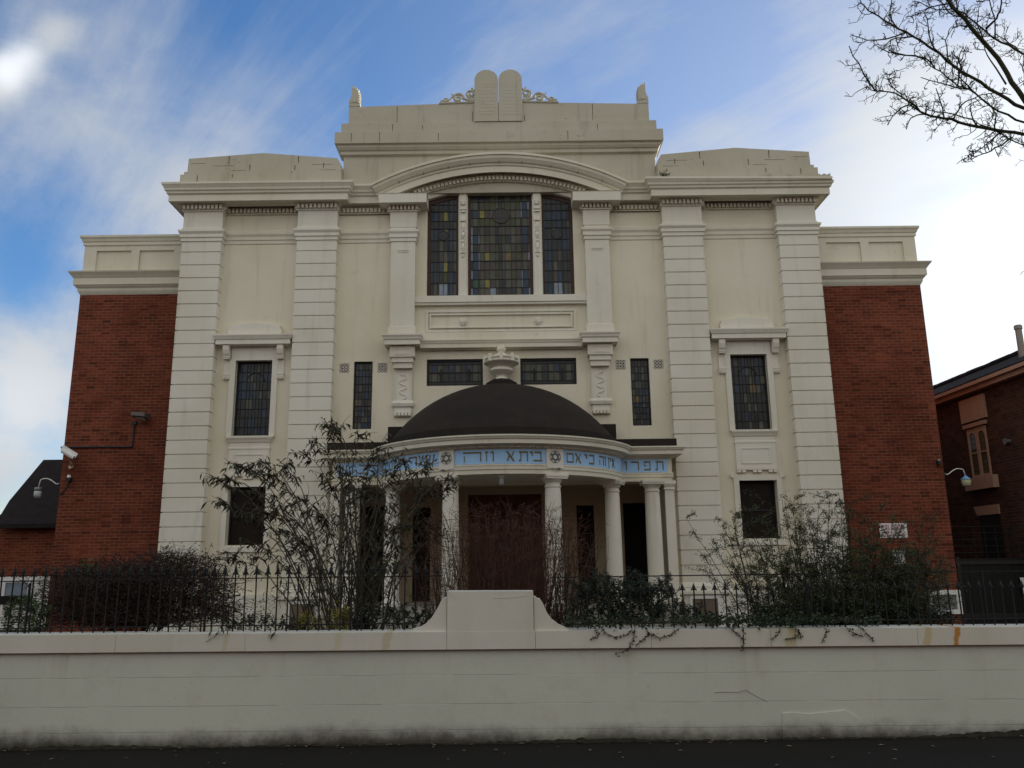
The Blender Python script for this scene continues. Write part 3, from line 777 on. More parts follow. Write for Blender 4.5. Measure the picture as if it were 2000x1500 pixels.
STK = {   # strokes: (x0,z0,x1,z1) rectangles or ('d', x0,z0,x1,z1,w) slanted bars; unit letter height
 'he': (.75,[(0,.84,.75,1),(.66,0,.75,.9),(.05,0,.12,.6)]), 'hew': (1.5,[(0,.84,1.5,1),(1.42,0,1.5,.9),(.06,0,.13,.6)]),
 'vav': (.26,[(0,.84,.26,1),(.18,0,.26,.9)]), 'zayin': (.32,[(0,.85,.32,1),(.12,0,.20,.86)]),
 'tav': (.78,[(.05,.84,.78,1),(.69,0,.78,.9),(.15,.1,.23,.85),(0,0,.2,.14)]), 'yod': (.24,[(0,.84,.24,1),(.15,.55,.24,.9)]),
 'bet': (.8,[(.08,.84,.72,1),(.63,.1,.71,.9),(0,0,.8,.16)]), 'kaf': (.7,[(.05,.84,.7,1),(.62,.1,.70,.9),(.05,0,.7,.16)]),
 'alef': (.78,[('d',.05,1,.73,0,.17),('d',.50,.45,.70,.98,.10),('d',.28,.55,.08,.02,.12)]),
 'mems': (.78,[(0,.84,.78,1),(.70,.05,.78,.95),(.02,0,.78,.15),(.04,.1,.11,.9)]), 'mem': (.8,[(.1,.84,.75,1),(.67,0,.75,.9),(.3,0,.75,.15),('d',.15,.9,.05,0,.08)]),
 'shin': (.9,[(.05,0,.8,.16),('d',.12,.1,.05,1,.10),('d',.40,.1,.48,.9,.08),('d',.72,.1,.88,1,.10),(0,.85,.18,1),(.4,.8,.55,.95),(.78,.85,.95,1)]),
 'ayin': (.7,[('d',.6,1,.4,.1,.10),('d',.08,1,.35,.2,.10),('d',.0,-.05,.45,.2,.14),(0,.86,.2,1),(.52,.86,.72,1)]),
 'resh': (.75,[(0,.84,.75,1),(.66,0,.75,.9)]), 'pe': (.78,[(.08,.84,.72,1),(.64,.1,.72,.9),(.05,0,.74,.15),(.08,.45,.15,.9),(.08,.45,.3,.55)]),
 'nunf': (.2,[(0,.84,.2,1),(.12,-.25,.2,.9)]), 'dot': (.12,[(0,0,.12,.1)])}
def letters(items, fn, name, parent):    # items: (glyph, u0, u1, z0, z1); fn(u, z, lift)
    m = MB()
    for g, u0, u1, z0, z1 in items:
        w_, st = STK[g]
        for q in st:
            if q[0] == 'd':
                _, a, b, c, d, t = q; L = math.hypot(c-a, d-b); nx, nz = -(d-b)/L*t/2, (c-a)/L*t/2
                pg = [(a-nx,b-nz),(c-nx,d-nz),(c+nx,d+nz),(a+nx,b+nz)]
            else: a, b, c, d = q; pg = [(a,b),(c,b),(c,d),(a,d)]
            A = sum(pg[i][0]*pg[(i+1)%4][1]-pg[(i+1)%4][0]*pg[i][1] for i in range(4))
            if A < 0: pg = pg[::-1]
            f = [fn(u0+(u1-u0)*x/w_, z0+(z1-z0)*z, .010) for x,z in pg]; k = [fn(u0+(u1-u0)*x/w_, z0+(z1-z0)*z, .004) for x,z in pg]
            m.add(f+k, [(0,1,2,3),(0,4,5,1),(1,5,6,2),(2,6,7,3),(3,7,4,0)])
    return m.build_each(name, M_GOLD, parent)
cf = lambda u, z, l: cpt(u, z, RF+.006+l)
la, lb = 3.49, 3.685
I = lambda g, p, q, a=la, b=lb: (g, cyl(p), cyl(q), a, b)
letters([I('hew',905,940,la,lb),I('zayin',947.5,953.5),I('vav',958,964.5),I('alef',989,1005),I('tav',1013,1031),I('yod',1035,1040.5),I('bet',1042,1059)], cf, 'inscription', P_C)
letters([I('mems',1106,1119.5),I('alef',1123,1134),I('yod',1141,1146),I('kaf',1149,1159.5),I('he',1169.5,1178),I('zayin',1180,1182.5),I('nunf',1186.5,1188.2),I('yod',1190,1192),I('alef',1194,1198.5)], cf, 'inscription', P_R)
letters([I('shin',832,849),I('ayin',818,828),I('resh',799,815),I('he',782,792),I('shin',770,780),I('mem',761,768),I('yod',756.5,759),I('mems',749,755)], cf, 'inscription', P_L)
def fx(px): return at(px, 912, -.88).x
J = lambda g, p, q, a=la, b=lb: (g, fx(p), fx(q), a, b)
ff = lambda u, z, l: (u, -.876-l, z)
fp = [o_ for o_ in ENT.children if o_.name.startswith('frieze_panel')]
letters([J('vav',1219,1224.5),J('resh',1233,1248),J('pe',1257,1271.5),J('tav',1280,1296)]+[('dot',fx(p),fx(p+3),3.70,3.715) for p in (1219,1235,1260,1284)], ff, 'inscription', fp[-1])
letters([J('shin',661,678),J('bet',702,720),J('resh',722,739)], ff, 'inscription', fp[-2])
for a0, a1 in ((A_l1+.002, A_c0-.002), (A_c1+.002, A_r0-.002)):
    pr = cpanel(a0, a1, 3.36, 3.79, RF+.035, 'emblem_pier', M_ST, ENT)
    m = MB(); ca = (a0+a1)/2; cz = 3.585; R_ = RF+.042
    def sp(x, z): return cpt(ca+x/RF, cz+z, R_)
    m.tube([sp(.115*math.cos(t), .115*math.sin(t)*1.0) for t in [2*PI*i/32 for i in range(33)]], .005, 5)
    for ph in (PI/2, -PI/2):
        for r_ in (.112,.085):
            tri = [(r_*math.cos(ph+2*PI*k/3), r_*math.sin(ph+2*PI*k/3)) for k in range(4)]
            for k in range(3): m.tube([sp(*tri[k]), sp(*tri[k+1])], .0065 if r_ > .1 else .004, 5)
    for x in (-.075,.075): m.box(*sorted((cpt(ca+x/RF,0,R_)[0]-.03, cpt(ca+x/RF,0,R_)[0]+.03)), cpt(ca,0,R_)[1]-.01, cpt(ca,0,R_)[1]+.06, 3.345, 3.37)
    m.build('star_emblem', M_EMB, pr)
# columns
def column(x, y):
    m = MB(); m.lathe([(.205,.70),(.205,.76),(.19,.80),(.18,.82),(.172,.85),(.170,1.5),(.166,2.2),(.157,2.9),(.150,3.0)], (x,y,0), 28)
    m.lathe([(.150,3.0),(.168,3.01),(.168,3.035),(.150,3.045),(.150,3.09)], (x,y,0), 28)
    o_ = smooth_angle(m.build('column', M_ST, SYN), 30)
    c = MB(); c.lathe([(.150,3.09),(.165,3.10),(.19,3.14),(.205,3.165)], (x,y,0), 28)
    a = math.atan2(x, -(y-PC[1])) if abs(x) < 2.6 else 0; ca, sa_ = math.cos(a), math.sin(a)
    for h, z0, z1 in ((.225,3.165,3.205),(.24,3.205,3.252)):
        vs = []
        for z in (z0,z1):
            for u, v in ((-h,-h),(h,-h),(h,h),(-h,h)): vs.append((x+u*ca-v*sa_, y+u*sa_+v*ca, z))
        c.add(vs, [(0,3,2,1),(4,5,6,7),(0,1,5,4),(1,2,6,5),(2,3,7,6),(3,0,4,7)])
    smooth_angle(c.build('capital', M_ST, o_), 30)
for s in (-1,1):
    column(s*1.01,-2.43); column(s*2.35,-1.06); column(s*3.22,-1.0)
    m = MB(); m.sweep([(s*3.60-.10,-.0),(s*3.60-.10,-.98),(s*3.60+.10,-.98),(s*3.60+.10,-.0)], [(.03,.7),(.03,.8),(0,.82),(0,3.05),(.02,3.06),(.02,3.09),(0,3.1),(.04,3.18),(.04,3.25)], caps=False); m.build('porch_pier', M_ST, SYN)
# porch floor and steps
mb = MB(); pl = pcirc(2.95)
for R_, z in ((3.0,.70),(3.3,.52),(3.6,.35)):
    P_ = [(-3.75-(.7-z),.0),(-3.75-(.7-z),-1.25-(.7-z))]+pcirc(R_, 40, -1.25-(.7-z)*.9)+[(3.75+(.7-z),-1.25-(.7-z)),(3.75+(.7-z),.0)]
    n = len(P_); mb.add([(x,y,z) for x,y in P_]+[(x,y,z-.2 if z > .4 else -.1) for x,y in P_], [tuple(range(n))]+[(i,i+n,(i+1)%n+n,(i+1)%n) for i in range(n)])
mb.build('porch_steps', simple('worn_stone', (.28,.26,.22), .8, .2, 4), SYN)
# doors
m = MB()
for a, b in ((-.85,.03),(.04,.92)):
    m.box(a,b,YP+.15,YP+.2,.7,3.10)
    for z0, z1 in ((.85,1.5),(1.6,2.2),(2.3,2.9)):
        frame(m, a+.10,b-.10,z0,z1,YP+.135,YP+.15,.03)
m.box(-.85,.92,YP+.12,YP+.22,3.10,3.17)
DR = m.build('entrance_doors', M_DOOR, SYN)
m = MB()
for x in (-.04,.11): m.tube([(x,YP+.11,1.75),(x,YP+.11,1.95)], .012, 6)
m.build_each('door_handle', M_GREY, DR)
for s in (-1,1):
    for a, b, zt in ((1.75,2.17,2.88),(2.87,3.43,2.92)):
        a, b = sorted((s*a, s*b)); m = MB(); frame(m, a, b, .7, zt, YP+.10,YP+.18,.04); m.box(a+.04,b-.04,YP+.14,YP+.16,.74,zt-.04)
        m.build('side_door', M_DARK, SYN)
# dome roof
m = MB(); Rb, za, zb = 2.55, 5.56, 4.20; Rs = (Rb*Rb+(za-zb)**2)/(2*(za-zb)); czs = za-Rs
prof = [(2.75,3.99),(2.66,4.02),(2.62,4.06),(2.62,4.19),(2.56,4.20)]
for i in range(1,15):
    r_ = Rb*(1-i/14); prof.append((r_, czs+math.sqrt(Rs*Rs-r_*r_)))
m.lathe(prof, (PC[0],PC[1],0), 64, PI, 2*PI)
DOME = smooth_angle(m.build('dome_roof', M_ROOF, SYN), 25)
m = MB()
for s in (-1,1):
    m.box(s*2.10,s*2.56,-.55,-.002,4.0,4.575)
    m.prism([(s*2.10,4.0),(s*2.10,4.575),(s*1.95,4.66),(s*1.80,4.0)], -.40,-.002)
    m.box(s*2.45,s*3.83,-.83,-.002,3.995,4.17); m.box(s*2.45,s*3.84,-.86,-.80,4.01,4.185)
m.build_each('roof_upstand', M_ROOF, DOME)
m = MB(); m.lathe([(.37,5.40),(.355,5.60),(.25,5.66),(0,5.66)], (0,-.32,0), 8); m.build('dome_cap', M_ROOF, DOME)
m = MB()
m.lathe([(.14,5.64),(.17,5.66),(.14,5.70),(.115,5.74),(.13,5.77),(.23,5.82),(.275,5.87),(.25,5.93),(.19,5.96),(.30,6.0),(.40,6.045),(.41,6.065),(.36,6.075),(.345,6.08),(.345,6.175),(.31,6.18),(.20,6.19),(.18,6.25),(.11,6.27),(.085,6.30),(.05,6.31)], (0,-.34,0), 36)
for k in range(8):
    a = 2*PI*k/8; m.bar((.36*math.cos(a),-.34+.36*math.sin(a),6.06), (.36*math.cos(a),-.34+.36*math.sin(a),6.235), .085)
m.lathe([(.365,6.14),(.385,6.14),(.385,6.17),(.365,6.17)], (0,-.34,0), 30)
for k in range(9):
    a = 2*PI*k/9; m.tube([(.03*math.cos(a),-.34+.03*math.sin(a),6.29),(.085*math.cos(a),-.34+.085*math.sin(a),6.39),(.03*math.cos(a),-.34+.03*math.sin(a),6.52)], [.03,.03,.004], 6)
URN = smooth_angle(m.build('flaming_urn', M_ST, DOME), 35)

# ------------------------------------------------------------------ fittings on the building
# porch lantern
p = Vector((.0,-2.60,3.25)); T = thing('porch_lantern', 'small grey lantern hanging from the middle of the porch beam', 'lantern', (p.x,p.y,3.04))
m = MB(); m.box(-.08,.08,-2.70,-2.52,3.225,3.25); m.tube([(0,-2.73,3.235),(0,-2.735,3.36)], .008, 6); m.tube([(-.07,-2.72,3.235),(.07,-2.72,3.235)], .012, 6); m.lathe([(.0,3.235),(.06,3.225),(.065,3.20),(.05,3.19)], (0,-2.65,0), 16); m.build('bracket', M_WHITE, T)
m = MB(); m.lathe([(.045,3.19),(.055,3.14),(.05,3.08),(.03,3.04),(0,3.035)], (0,-2.65,0), 16); m.build('glass_shade', glass('frosted_glass', (.30,.32,.33), .3), T, True)
# swan-neck lamps on the wing corners
def swan(name, label, mount, lamp, shade_mat, blue):
    mx, lx = Vector(mount), Vector(lamp); T = thing(name, label, 'wall lamp', mount)
    m = MB(); d = (lx-mx); sg = 1 if d.x > 0 else -1
    m.tube([mx-Vector((sg*.10,0,0)), mx+Vector((sg*.05,0,0))], [.06,.05], 10); m.box(mx.x-sg*.16,mx.x-sg*.06,mx.y-.09,mx.y+.09,mx.z-.16,mx.z+.11); m.build('mount', M_BLACKP, T)
    m = MB(); pts = []
    for i in range(17):
        t = i/16; x = mx.x+d.x*t; z = mx.z+.01+.13*math.sin(max(0, t-.25)/.75*PI*.78)*(1) if t > .25 else mx.z+.01
        pts.append((x, mx.y+d.y*t, z))
    pts[-1] = (lx.x, lx.y, lx.z+.06)
    m.tube(pts, .013, 7); m.build('swan_neck', M_WHITE, T, True)
    m = MB()
    if blue: m.lathe([(0,.09),(.03,.08),(.04,.06),(.115,.005),(.115,-.01),(.02,-.01)], lx, 20)
    else: m.lathe([(0,.065),(.075,.06),(.08,.055),(.08,-.03),(.02,-.03)], lx, 20)
    m.build('cap', simple('blue_enamel', (.16,.36,.60), .4, .2, 8) if blue else M_GREY, T, True)
    m = MB()
    if blue: m.lathe([(.10,-.01),(.105,-.06),(.085,-.15),(.06,-.165),(0,-.17)], lx, 20)
    else: m.lathe([(.08,-.03),(.085,-.15),(.065,-.155),(.06,-.18),(0,-.185)], lx, 20)
    m.build('shade', shade_mat, T, True)
a = at(107,946,.75); b = at(74.5,957,.75)
swan('wall_lamp', 'white shaded swan-neck lamp at the left corner of the brick wing', (-10.46,.75,a.z), (b.x,.75,b.z), simple('white_shade', (.62,.66,.72), .4, .1, 8), False)
a = at(1861,927,.75); b = at(1887,940,.75)
swan('wall_lamp', 'swan-neck lamp with blue cap and cream shade beside the brown brick house', (10.46,.75,a.z), (b.x,.75,b.z+.05), simple('cream_shade', (.50,.50,.30), .35, .15, 8), True)
# cctv
T = thing('security_camera', 'white bullet security camera angled down near the left wing corner', 'camera', at(137,918,.55))
a = at(123,880,.30); b = at(146,894,.26); c = at(137,912,.50)
m = MB(); m.tube([a, a.lerp(b,.85), b], [.062,.062,.058], 14); q = a.lerp(b,.5); d = (b-a).normalized()
m.bar(a-d*.02+Vector((0,-.02,.067)), b+d*.06+Vector((0,-.02,.062)), .125, .010); m.build('body', M_WHITE, T, False)
m = MB(); m.tube([b, b+d*.012], [.05,.048], 14); m.build('lens', M_BLACKP, T)
m = MB(); m.tube([q-Vector((0,0,.05)), at(139,905,.42), c+Vector((0,.06,0))], .022, 8); m.tube([c+Vector((0,.07,0)), c+Vector((0,.0,0))], .045, 10); m.build('bracket', simple('tan_bracket',(.45,.36,.26),.5), T)
T = thing('alarm_sensor', 'small pale topped sensor box on the left brick wing below the camera', 'sensor', at(134,935,.55))
c = at(134.5,933,.50); m = MB(); m.lathe([(0,.07),(.03,.06),(.04,.03),(.04,.0)], c, 12); m.build('cover', M_WHITE, T, True)
m = MB(); m.box(c.x-.05,c.x+.05,c.y-.04,.57,c.z-.08,c.z); m.tube([c+Vector((-.02,.05,-.08)), c+Vector((-.06,.06,-.22)), c+Vector((-.20,.06,-.40))], .012, 6); m.build('base', M_BLACKP, T)
T = thing('alarm_sensor', 'small dark sensor on the right brick wing edge above the blue capped lamp', 'sensor', at(1834,903,.55))
c = at(1834,900,.50); m = MB(); m.lathe([(0,.05),(.03,.04),(.035,.0)], c, 12); m.build('cover', M_GREY, T, True); m = MB(); m.box(c.x-.04,c.x+.04,c.y-.03,.57,c.z-.08,c.z); m.build('base', M_BLACKP, T)
# floodlight with conduit
c = at(277,812,.36); T = thing('floodlight', 'grey box floodlight with a conduit on the left brick wing', 'floodlight', (c.x,.57,c.z))
m = MB(); x, y, z = c
vs = [(x-.17,y-.20,z-.02),(x+.15,y-.20,z-.05),(x+.19,y+.02,z-.10),(x-.12,y+.02,z-.08),(x-.17,y-.18,z+.07),(x+.14,y-.18,z+.05),(x+.19,y+.06,z+.05),(x-.14,y+.06,z+.08)]
m.add(vs, [(0,3,2,1),(4,5,6,7),(0,1,5,4),(1,2,6,5),(2,3,7,6),(3,0,4,7)]); m.build('housing', simple('brown_grey_metal',(.10,.085,.08),.5), T)
m = MB(); m.face([(x-.10,y-.15,z-.045),(x-.08,y+.0,z-.092),(x+.13,y+.0,z-.112),(x+.11,y-.15,z-.065)]); m.build('lens', M_WHITE, T)
m = MB(); a = at(262,826,.55); b = at(258,872,.55); d = at(119,875,.55)
m.tube([(x,.57,z-.05),(x-.02,.45,z-.05)], .02, 6); m.tube([a+Vector((.02,0,.02)), a, b, b+Vector((-.03,0,-.01)), (d.x,.55,b.z)], .022, 6); m.box(a.x-.05,a.x+.06,.52,.57,a.z-.04,a.z+.04); m.build('conduit', M_BLACKP, T)
# notices on the right wing
def sign(name, label, pts, Y, rows):
    a = at(*pts[0], Y); b = at(*pts[1], Y); T = thing(name, label, 'sign', ((a.x+b.x)/2, Y, min(a.z,b.z)))
    m = MB(); x0, x1, z0, z1 = a.x, b.x, b.z, a.z; m.box(x0,x1,Y-.012,Y,z0,z1); m.build('board', M_WHITE, T)
    m = MB(); rnd = random.Random(8)
    for (f0, f1, h, mi) in rows:
        x = x0+.05
        while x < x1-(x1-x0)*.16:
            w_ = (f1-f0)*(z1-z0)*.55; zz0 = z0+(z1-z0)*f0; zz1 = z0+(z1-z0)*f1
            m.cur = mi; m.box(x,x+w_*.25,Y-.016,Y-.012,zz0,zz1)
            if rnd.random() < .8: m.box(x+w_*.25,x+w_*.9,Y-.016,Y-.012,zz1-(zz1-zz0)*.22,zz1)
            if rnd.random() < .6: m.box(x+w_*.25,x+w_*.9,Y-.016,Y-.012,zz0,zz0+(zz1-zz0)*.2)
            if rnd.random() < .5: m.box(x+w_*.65,x+w_*.9,Y-.016,Y-.012,zz0,zz1)
            x += w_*1.25
    m.build_each('worn_lettering', [simple('faded_red',(.46,.20,.25),.6), simple('faded_grey',(.25,.25,.28),.6)], T)
sign('notice_sign', 'white notice with faded red lettering on the right brick wing', [(1716,1022),(1773,1050)], .565, [(.55,.88,0,0),(.12,.42,0,0)])
sign('notice_sign', 'smaller white notice behind leaves below the red lettered notice', [(1742,1075),(1769,1104)], .565, [(.75,.9,0,1),(.5,.62,0,1),(.25,.37,0,1)])
# basement window of the right wing
a = at(1808,1153,.55); b = at(1880,1199,.55); m = MB(); frame(m, a.x, b.x, b.z, a.z, .52, .565, .10); W_ = m.build('basement_window', M_WHITE, SYN)
m = MB(); m.box(a.x+.1,b.x-.1,.545,.555,b.z+.1,a.z-.1); m.build('pane', glass('grey_pane', (.20,.21,.20), .25), W_)
# ------------------------------------------------------------------ neighbours
# right: brown brick house whose side wall runs back along the passage
XH = 12.5
e1 = atx(2000,714,XH); e0 = atx(1835,779,XH); EZ = (e1.z+e0.z)/2
r1 = atx(2000,686,14.6); r0 = atx(1835,757,14.6); RZ = (r0.z+r1.z)/2
HR = thing('brick_house', 'brown brick house with slate roof and arched pair window right of the synagogue', 'house', (15,5,0))
lw = [atx(1905,1006,XH), atx(1952,1000,XH)]
wn = [atx(1884,822,XH), atx(1940,928,XH)]
wy0, wy1, wz0, wz1 = sorted((wn[0].y,wn[1].y))+[wn[1].z, wn[0].z+.05]
m = MB(); m.box(XH,19,.0,17,-.2,EZ-.02); m.build('wall', M_BR2, HR)
m = MB()
n = 14
vs = [(XH-.28,-.2,EZ+.02),(XH-.28,17.2,EZ+.02),(14.6,17.2,RZ),(14.6,-.2,RZ),(18,-.2,EZ+.6),(18,17.2,EZ+.6)]
m.add(vs, [(0,3,2,1),(3,4,5,2)]); m.add([(x,y,z-.09) for x,y,z in vs], [(1,2,3,0),(2,5,4,3)])
m.face([vs[0],(vs[0][0],vs[0][1],vs[0][2]-.09),(vs[1][0],vs[1][1],vs[1][2]-.09),vs[1]])
rr = random.Random(4)
for k in range(60):
    y = -.2+k*.29; m.box(XH-.30+rr.random()*.02,XH-.05,y,y+.27,EZ+.015,EZ+.045+rr.random()*.01)
RF_ = m.build('roof', M_SLATE, HR)
m = MB()
for k in range(40): y = -.2+k*.43; m.tube([(14.6,y,RZ+.02+rr.random()*.02),(14.6,y+.41,RZ+.02+rr.random()*.02)], .09, 8)
m.build('ridge_tiles', M_SLATE, RF_)
m = MB(); m.box(XH-.30,XH-.19,-.2,17,EZ-.08,EZ+.01); m.box(XH-.19,XH,-.2,17,EZ-.20,EZ-.03); m.build('gutter', M_STONE, HR)
ch = atx(1996,690,13.6); m = MB(); ct = atx(1987,640,13.6)
m.tube([(ch.x,ch.y,ch.z-.5),(ch.x,ch.y,ct.z)], [.085,.08], 12); m.lathe([(.08,-.02),(.10,0),(.10,.09),(.08,.11),(0,.11)], (ch.x,ch.y,ct.z-.05), 12); m.build('flue', simple('flue_clay',(.30,.27,.24),.7), HR)
# arched pair window
m = MB()
def atw(px, py): return atx(px, py, XH)
la0, la1 = atw(1879,782), atw(1919,767)
y_hi, y_lo = la0.y, la1.y           # far, near edges
zt = (atw(1880,785).z+atw(1919,768).z)/2; zb_ = (atw(1900,935).z+atw(1937,925).z)/2
m.box(XH-.06,XH+.01,y_lo-.08,y_hi+.08,zt-.62,zt)                      # lintel block
m.build('lintel', M_STONE, HR); m = MB()
m.box(XH-.08,XH+.01,y_lo-.02,y_hi+.02,zt-.78,zt-.68)
m.box(XH-.14,XH+.01,y_lo-.16,y_hi+.16,zb_-.34,zb_-.02)               # sill
wyl, wyh = y_lo+.06, y_hi-.06; wt = zt-.80; mid = (wyl+wyh)/2
m.build_each('window_sill', M_STONE, HR)
m = MB()
for a, b in ((wyl,mid),(mid,wyh)):
    r_ = (b-a)/2-.06; c_ = (a+b)/2; cz = wt-.12-r_
    ar = [(c_+r_*math.cos(t), cz+r_*math.sin(t)) for t in [PI*i/12 for i in range(13)]]
    # spandrel: outer rect minus arch as a strip of quads
    for i in range(12):
        (p0,q0),(p1,q1) = ar[i], ar[i+1]
        m.add([(XH-.03,p0,q0),(XH-.03,p1,q1),(XH-.03,p1,wt),(XH-.03,p0,wt),(XH+.0,p0,q0),(XH+.0,p1,q1)], [(0,1,2,3),(0,4,5,1)])
    for (u,v) in ((a,c_-r_),(c_+r_,b)): m.box(XH-.032,XH,u,v,zb_-.02,wt)
    m.box(XH-.028,XH,c_-r_,c_+r_,zb_+(wt-zb_)*.47,zb_+(wt-zb_)*.50); m.box(XH-.026,XH,c_-r_,c_+r_,zb_-.02,zb_+.05)
WN = m.build('arched_window', M_STONE, HR)
m = MB(); rg2 = random.Random(2)
for a, b in ((wyl,mid),(mid,wyh)):
    for i in range(3):
        for j in range(9):
            y0 = a+(b-a)*i/3; y1 = a+(b-a)*(i+1)/3; z0 = zb_+(wt-zb_)*j/9; z1 = zb_+(wt-zb_)*(j+1)/9
            m.cur = (7 if (a > mid-.01 and j in (5,6,7)) else rg2.choice([8,3,8,8,1])); m.face([(XH-.008,y0+.012,z0+.012),(XH-.008,y0+.012,z1),(XH-.008,y1,z1),(XH-.008,y1,z0+.012)])
m.build('pane', GM, WN)
m = MB(); m.box(XH-.005,XH-.002,wyl,wyh,zb_,wt); m.build('leadwork', M_LEAD, WN)
a, b = atw(1905,990), atw(1951,982); m = MB(); zz = (atw(1908,1007).z+atw(1951,1004).z)/2
m.prism([(0,0),(1,0),(1,1),(0,1)], 0, 0.001) if False else None
m.add([(XH-.03,b.y,zz),(XH-.03,a.y-.08,zz),(XH-.03,a.y+.05,a.z),(XH-.03,b.y,a.z),(XH,b.y,zz),(XH,a.y-.08,zz),(XH,a.y+.05,a.z),(XH,b.y,a.z)], [(0,3,2,1),(0,1,5,4),(1,2,6,5),(2,3,7,6),(3,0,4,7)])
m.build('lintel', M_STONE, HR)
m = MB(); m.box(XH-.01,XH+.02,b.y+.02,a.y-.12,.6,zz); m.build('lower_window', M_DARK, HR)
vt = atw(1972,862); m = MB(); m.tube([(XH,vt.y,vt.z),(XH-.10,vt.y,vt.z)], [.05,.05], 10); m.tube([(XH-.10,vt.y,vt.z),(XH-.13,vt.y,vt.z)], [.075,.075], 10); m.build('vent_pipe', M_GREY, HR)

# gate and mesh screen in the passage
T = thing('passage_gate', 'dark green boarded gate across the right hand passage', 'gate', (11.5,.75,0))
m = MB(); k = 0
x = 10.50
while x < 13.4: m.box(x,x+.125,.70+.004*(k%2),.73,.0,1.50); x += .13; k += 1
m.build('boards', simple('dark_green_paint',(.003,.005,.0045),.5,.3,6), T); m = MB(); m.box(10.48,13.5,.66,.70,1.38,1.46); m.box(10.48,13.5,.66,.70,.2,.28); m.box(10.46,10.54,.64,.76,0,1.55); m.build('frame', M_BLACKP, T)
T = thing('gate_notice', 'pale notice fixed to the dark green passage gate', 'sign', at(1993,1140,.65))
a = at(1992,1128,.65); m = MB(); m.box(a.x,a.x+.35,.645,.655,a.z-.36,a.z); m.build('board', M_WHITE, T)
m = MB()
for k in range(4): m.box(a.x+.08,a.x+.28,.640,.645,a.z-.12-k*.055,a.z-.10-k*.055)
m.build('faint_lines', M_GREY, T)
T = thing('wire_screen', 'dark wire mesh screen standing above the passage gate', 'screen', (11.5,.85,1.5))
m = MB()
for k in range(12): m.tube([(10.55+k*.26,.875,1.48),(10.55+k*.26,.875,2.25)], .010, 4)
for k in range(6): m.tube([(10.5,.86,1.5+k*.15),(13.4,.86,1.5+k*.15)], .009, 4)
m.build('mesh', M_IRON, T)
for x in (10.5,12.0,13.4): m = MB(); m.box(x-.02,x+.02,.88,.92,0,2.3); m.build('post', M_IRON, T)

# left: low brick house with a hipped dark roof
HL = thing('brick_house', 'low brick house with dark hipped roof and white rendered base left of the synagogue', 'house', (-15,6,0))
yw = 4.0
ez = at(60,1024,yw-.25).z; p0 = at(85,898,6.6); h0 = at(24,979,yw+.9); h1 = at(0,998,yw+.6)
m = MB(); m.box(-19,-10.6,yw,12,-.2,ez); m.build('wall', M_BR, HL)
m = MB()
ex = at(-8,1022,yw-.25).x
ridge = [(p0.x,6.6,p0.z),(-10.5,6.6,p0.z)]; eave = [(ex,yw-.3,ez),(-10.5,yw-.3,ez)]; midl = (h0.x,yw+.75,h0.z-.0); 
m.face([eave[0], eave[1], (-10.5,yw+.75,h0.z), midl]); m.face([midl,(-10.5,yw+.75,h0.z), ridge[1], ridge[0]])
m.face([eave[0], midl, ridge[0], (ridge[0][0],9.5,p0.z-.2), (ex-.4,10,ez)])
m.box(ex,-10.5,yw-.32,yw-.22,ez-.10,ez+.01)
m.build('roof', M_SLATE, HL)
m = MB(); m.face([(ex-4.5,yw+2.2,ez+.1),(ex+1.0,yw+2.2,ez+.1),(midl[0]+.05,yw+1.6,h0.z-.02),(ex-4.0,yw+2.2,h1.z-1.0)]); m.face([(ex-4.0,yw+2.2,h1.z-1.0),(midl[0]+.05,yw+1.6,h0.z-.02),(midl[0]+.6,yw+3.2,h0.z+.1),(ex-4,yw+3.6,h1.z-.9)]); m.build('rear_roof', simple('red_tile',(.17,.06,.045),.8,.3,8), HL)
bz = at(50,1126,yw).z; m = MB(); m.box(-19,-10.7,yw-.03,yw,-.2,bz); m.build('rendered_base', M_WHITE, HL)
a = at(14,1137,yw); b = at(56,1163,yw); m = MB(); frame(m, a.x-.06,b.x+.06,b.z-.55,a.z+.06,yw-.08,yw-.03,.07); W_ = m.build('window', M_WHITE, HL)
m = MB(); m.box(a.x,b.x,yw-.06,yw-.05,b.z,a.z); m.build('pane', G_SKY, W_); m = MB(); m.box(a.x-.25,b.x+.1,yw-.10,yw-.055,b.z-.22,b.z); m.build('lower_pane', M_DARK, W_)

# unseen terrace added behind the viewer to shade the street and reflect in windows
HT = thing('added_terrace', 'long brick terrace with slate roof across the road facing the synagogue', 'house', (0,-36,0))
m = MB(); m.box(-60,60,-40,-31,-.2,6.6); m.build('wall', M_BR, HT)
m = MB(); m.add([(-60.5,-30.6,6.5),(60.5,-30.6,6.5),(60.5,-35.5,9.6),(-60.5,-35.5,9.6),(-60.5,-40.4,6.5),(60.5,-40.4,6.5)], [(0,3,2,1),(3,4,5,2)]); m.build('roof', M_SLATE, HT)
for k in range(14):
    x = -56+k*8.2
    for z0, z1 in ((.9,2.5),(4.0,5.6)):
        m = MB(); frame(m, x, x+1.3, z0, z1, -31.0, -30.94, .1); f_ = m.build('window', M_WHITE, HT); m = MB(); m.box(x+.1,x+1.2,-30.99,-30.97,z0+.1,z1-.1); m.build('pane', G_DARK, f_)
    m = MB(); m.box(x+3,x+4,-31.0,-30.95,0,2.1); m.build('door', M_DOOR, HT)
    m = MB(); m.box(x+6,x+7.2,-36.2,-35.2,8.9,10.9); m.build('chimney', M_BR, HT)

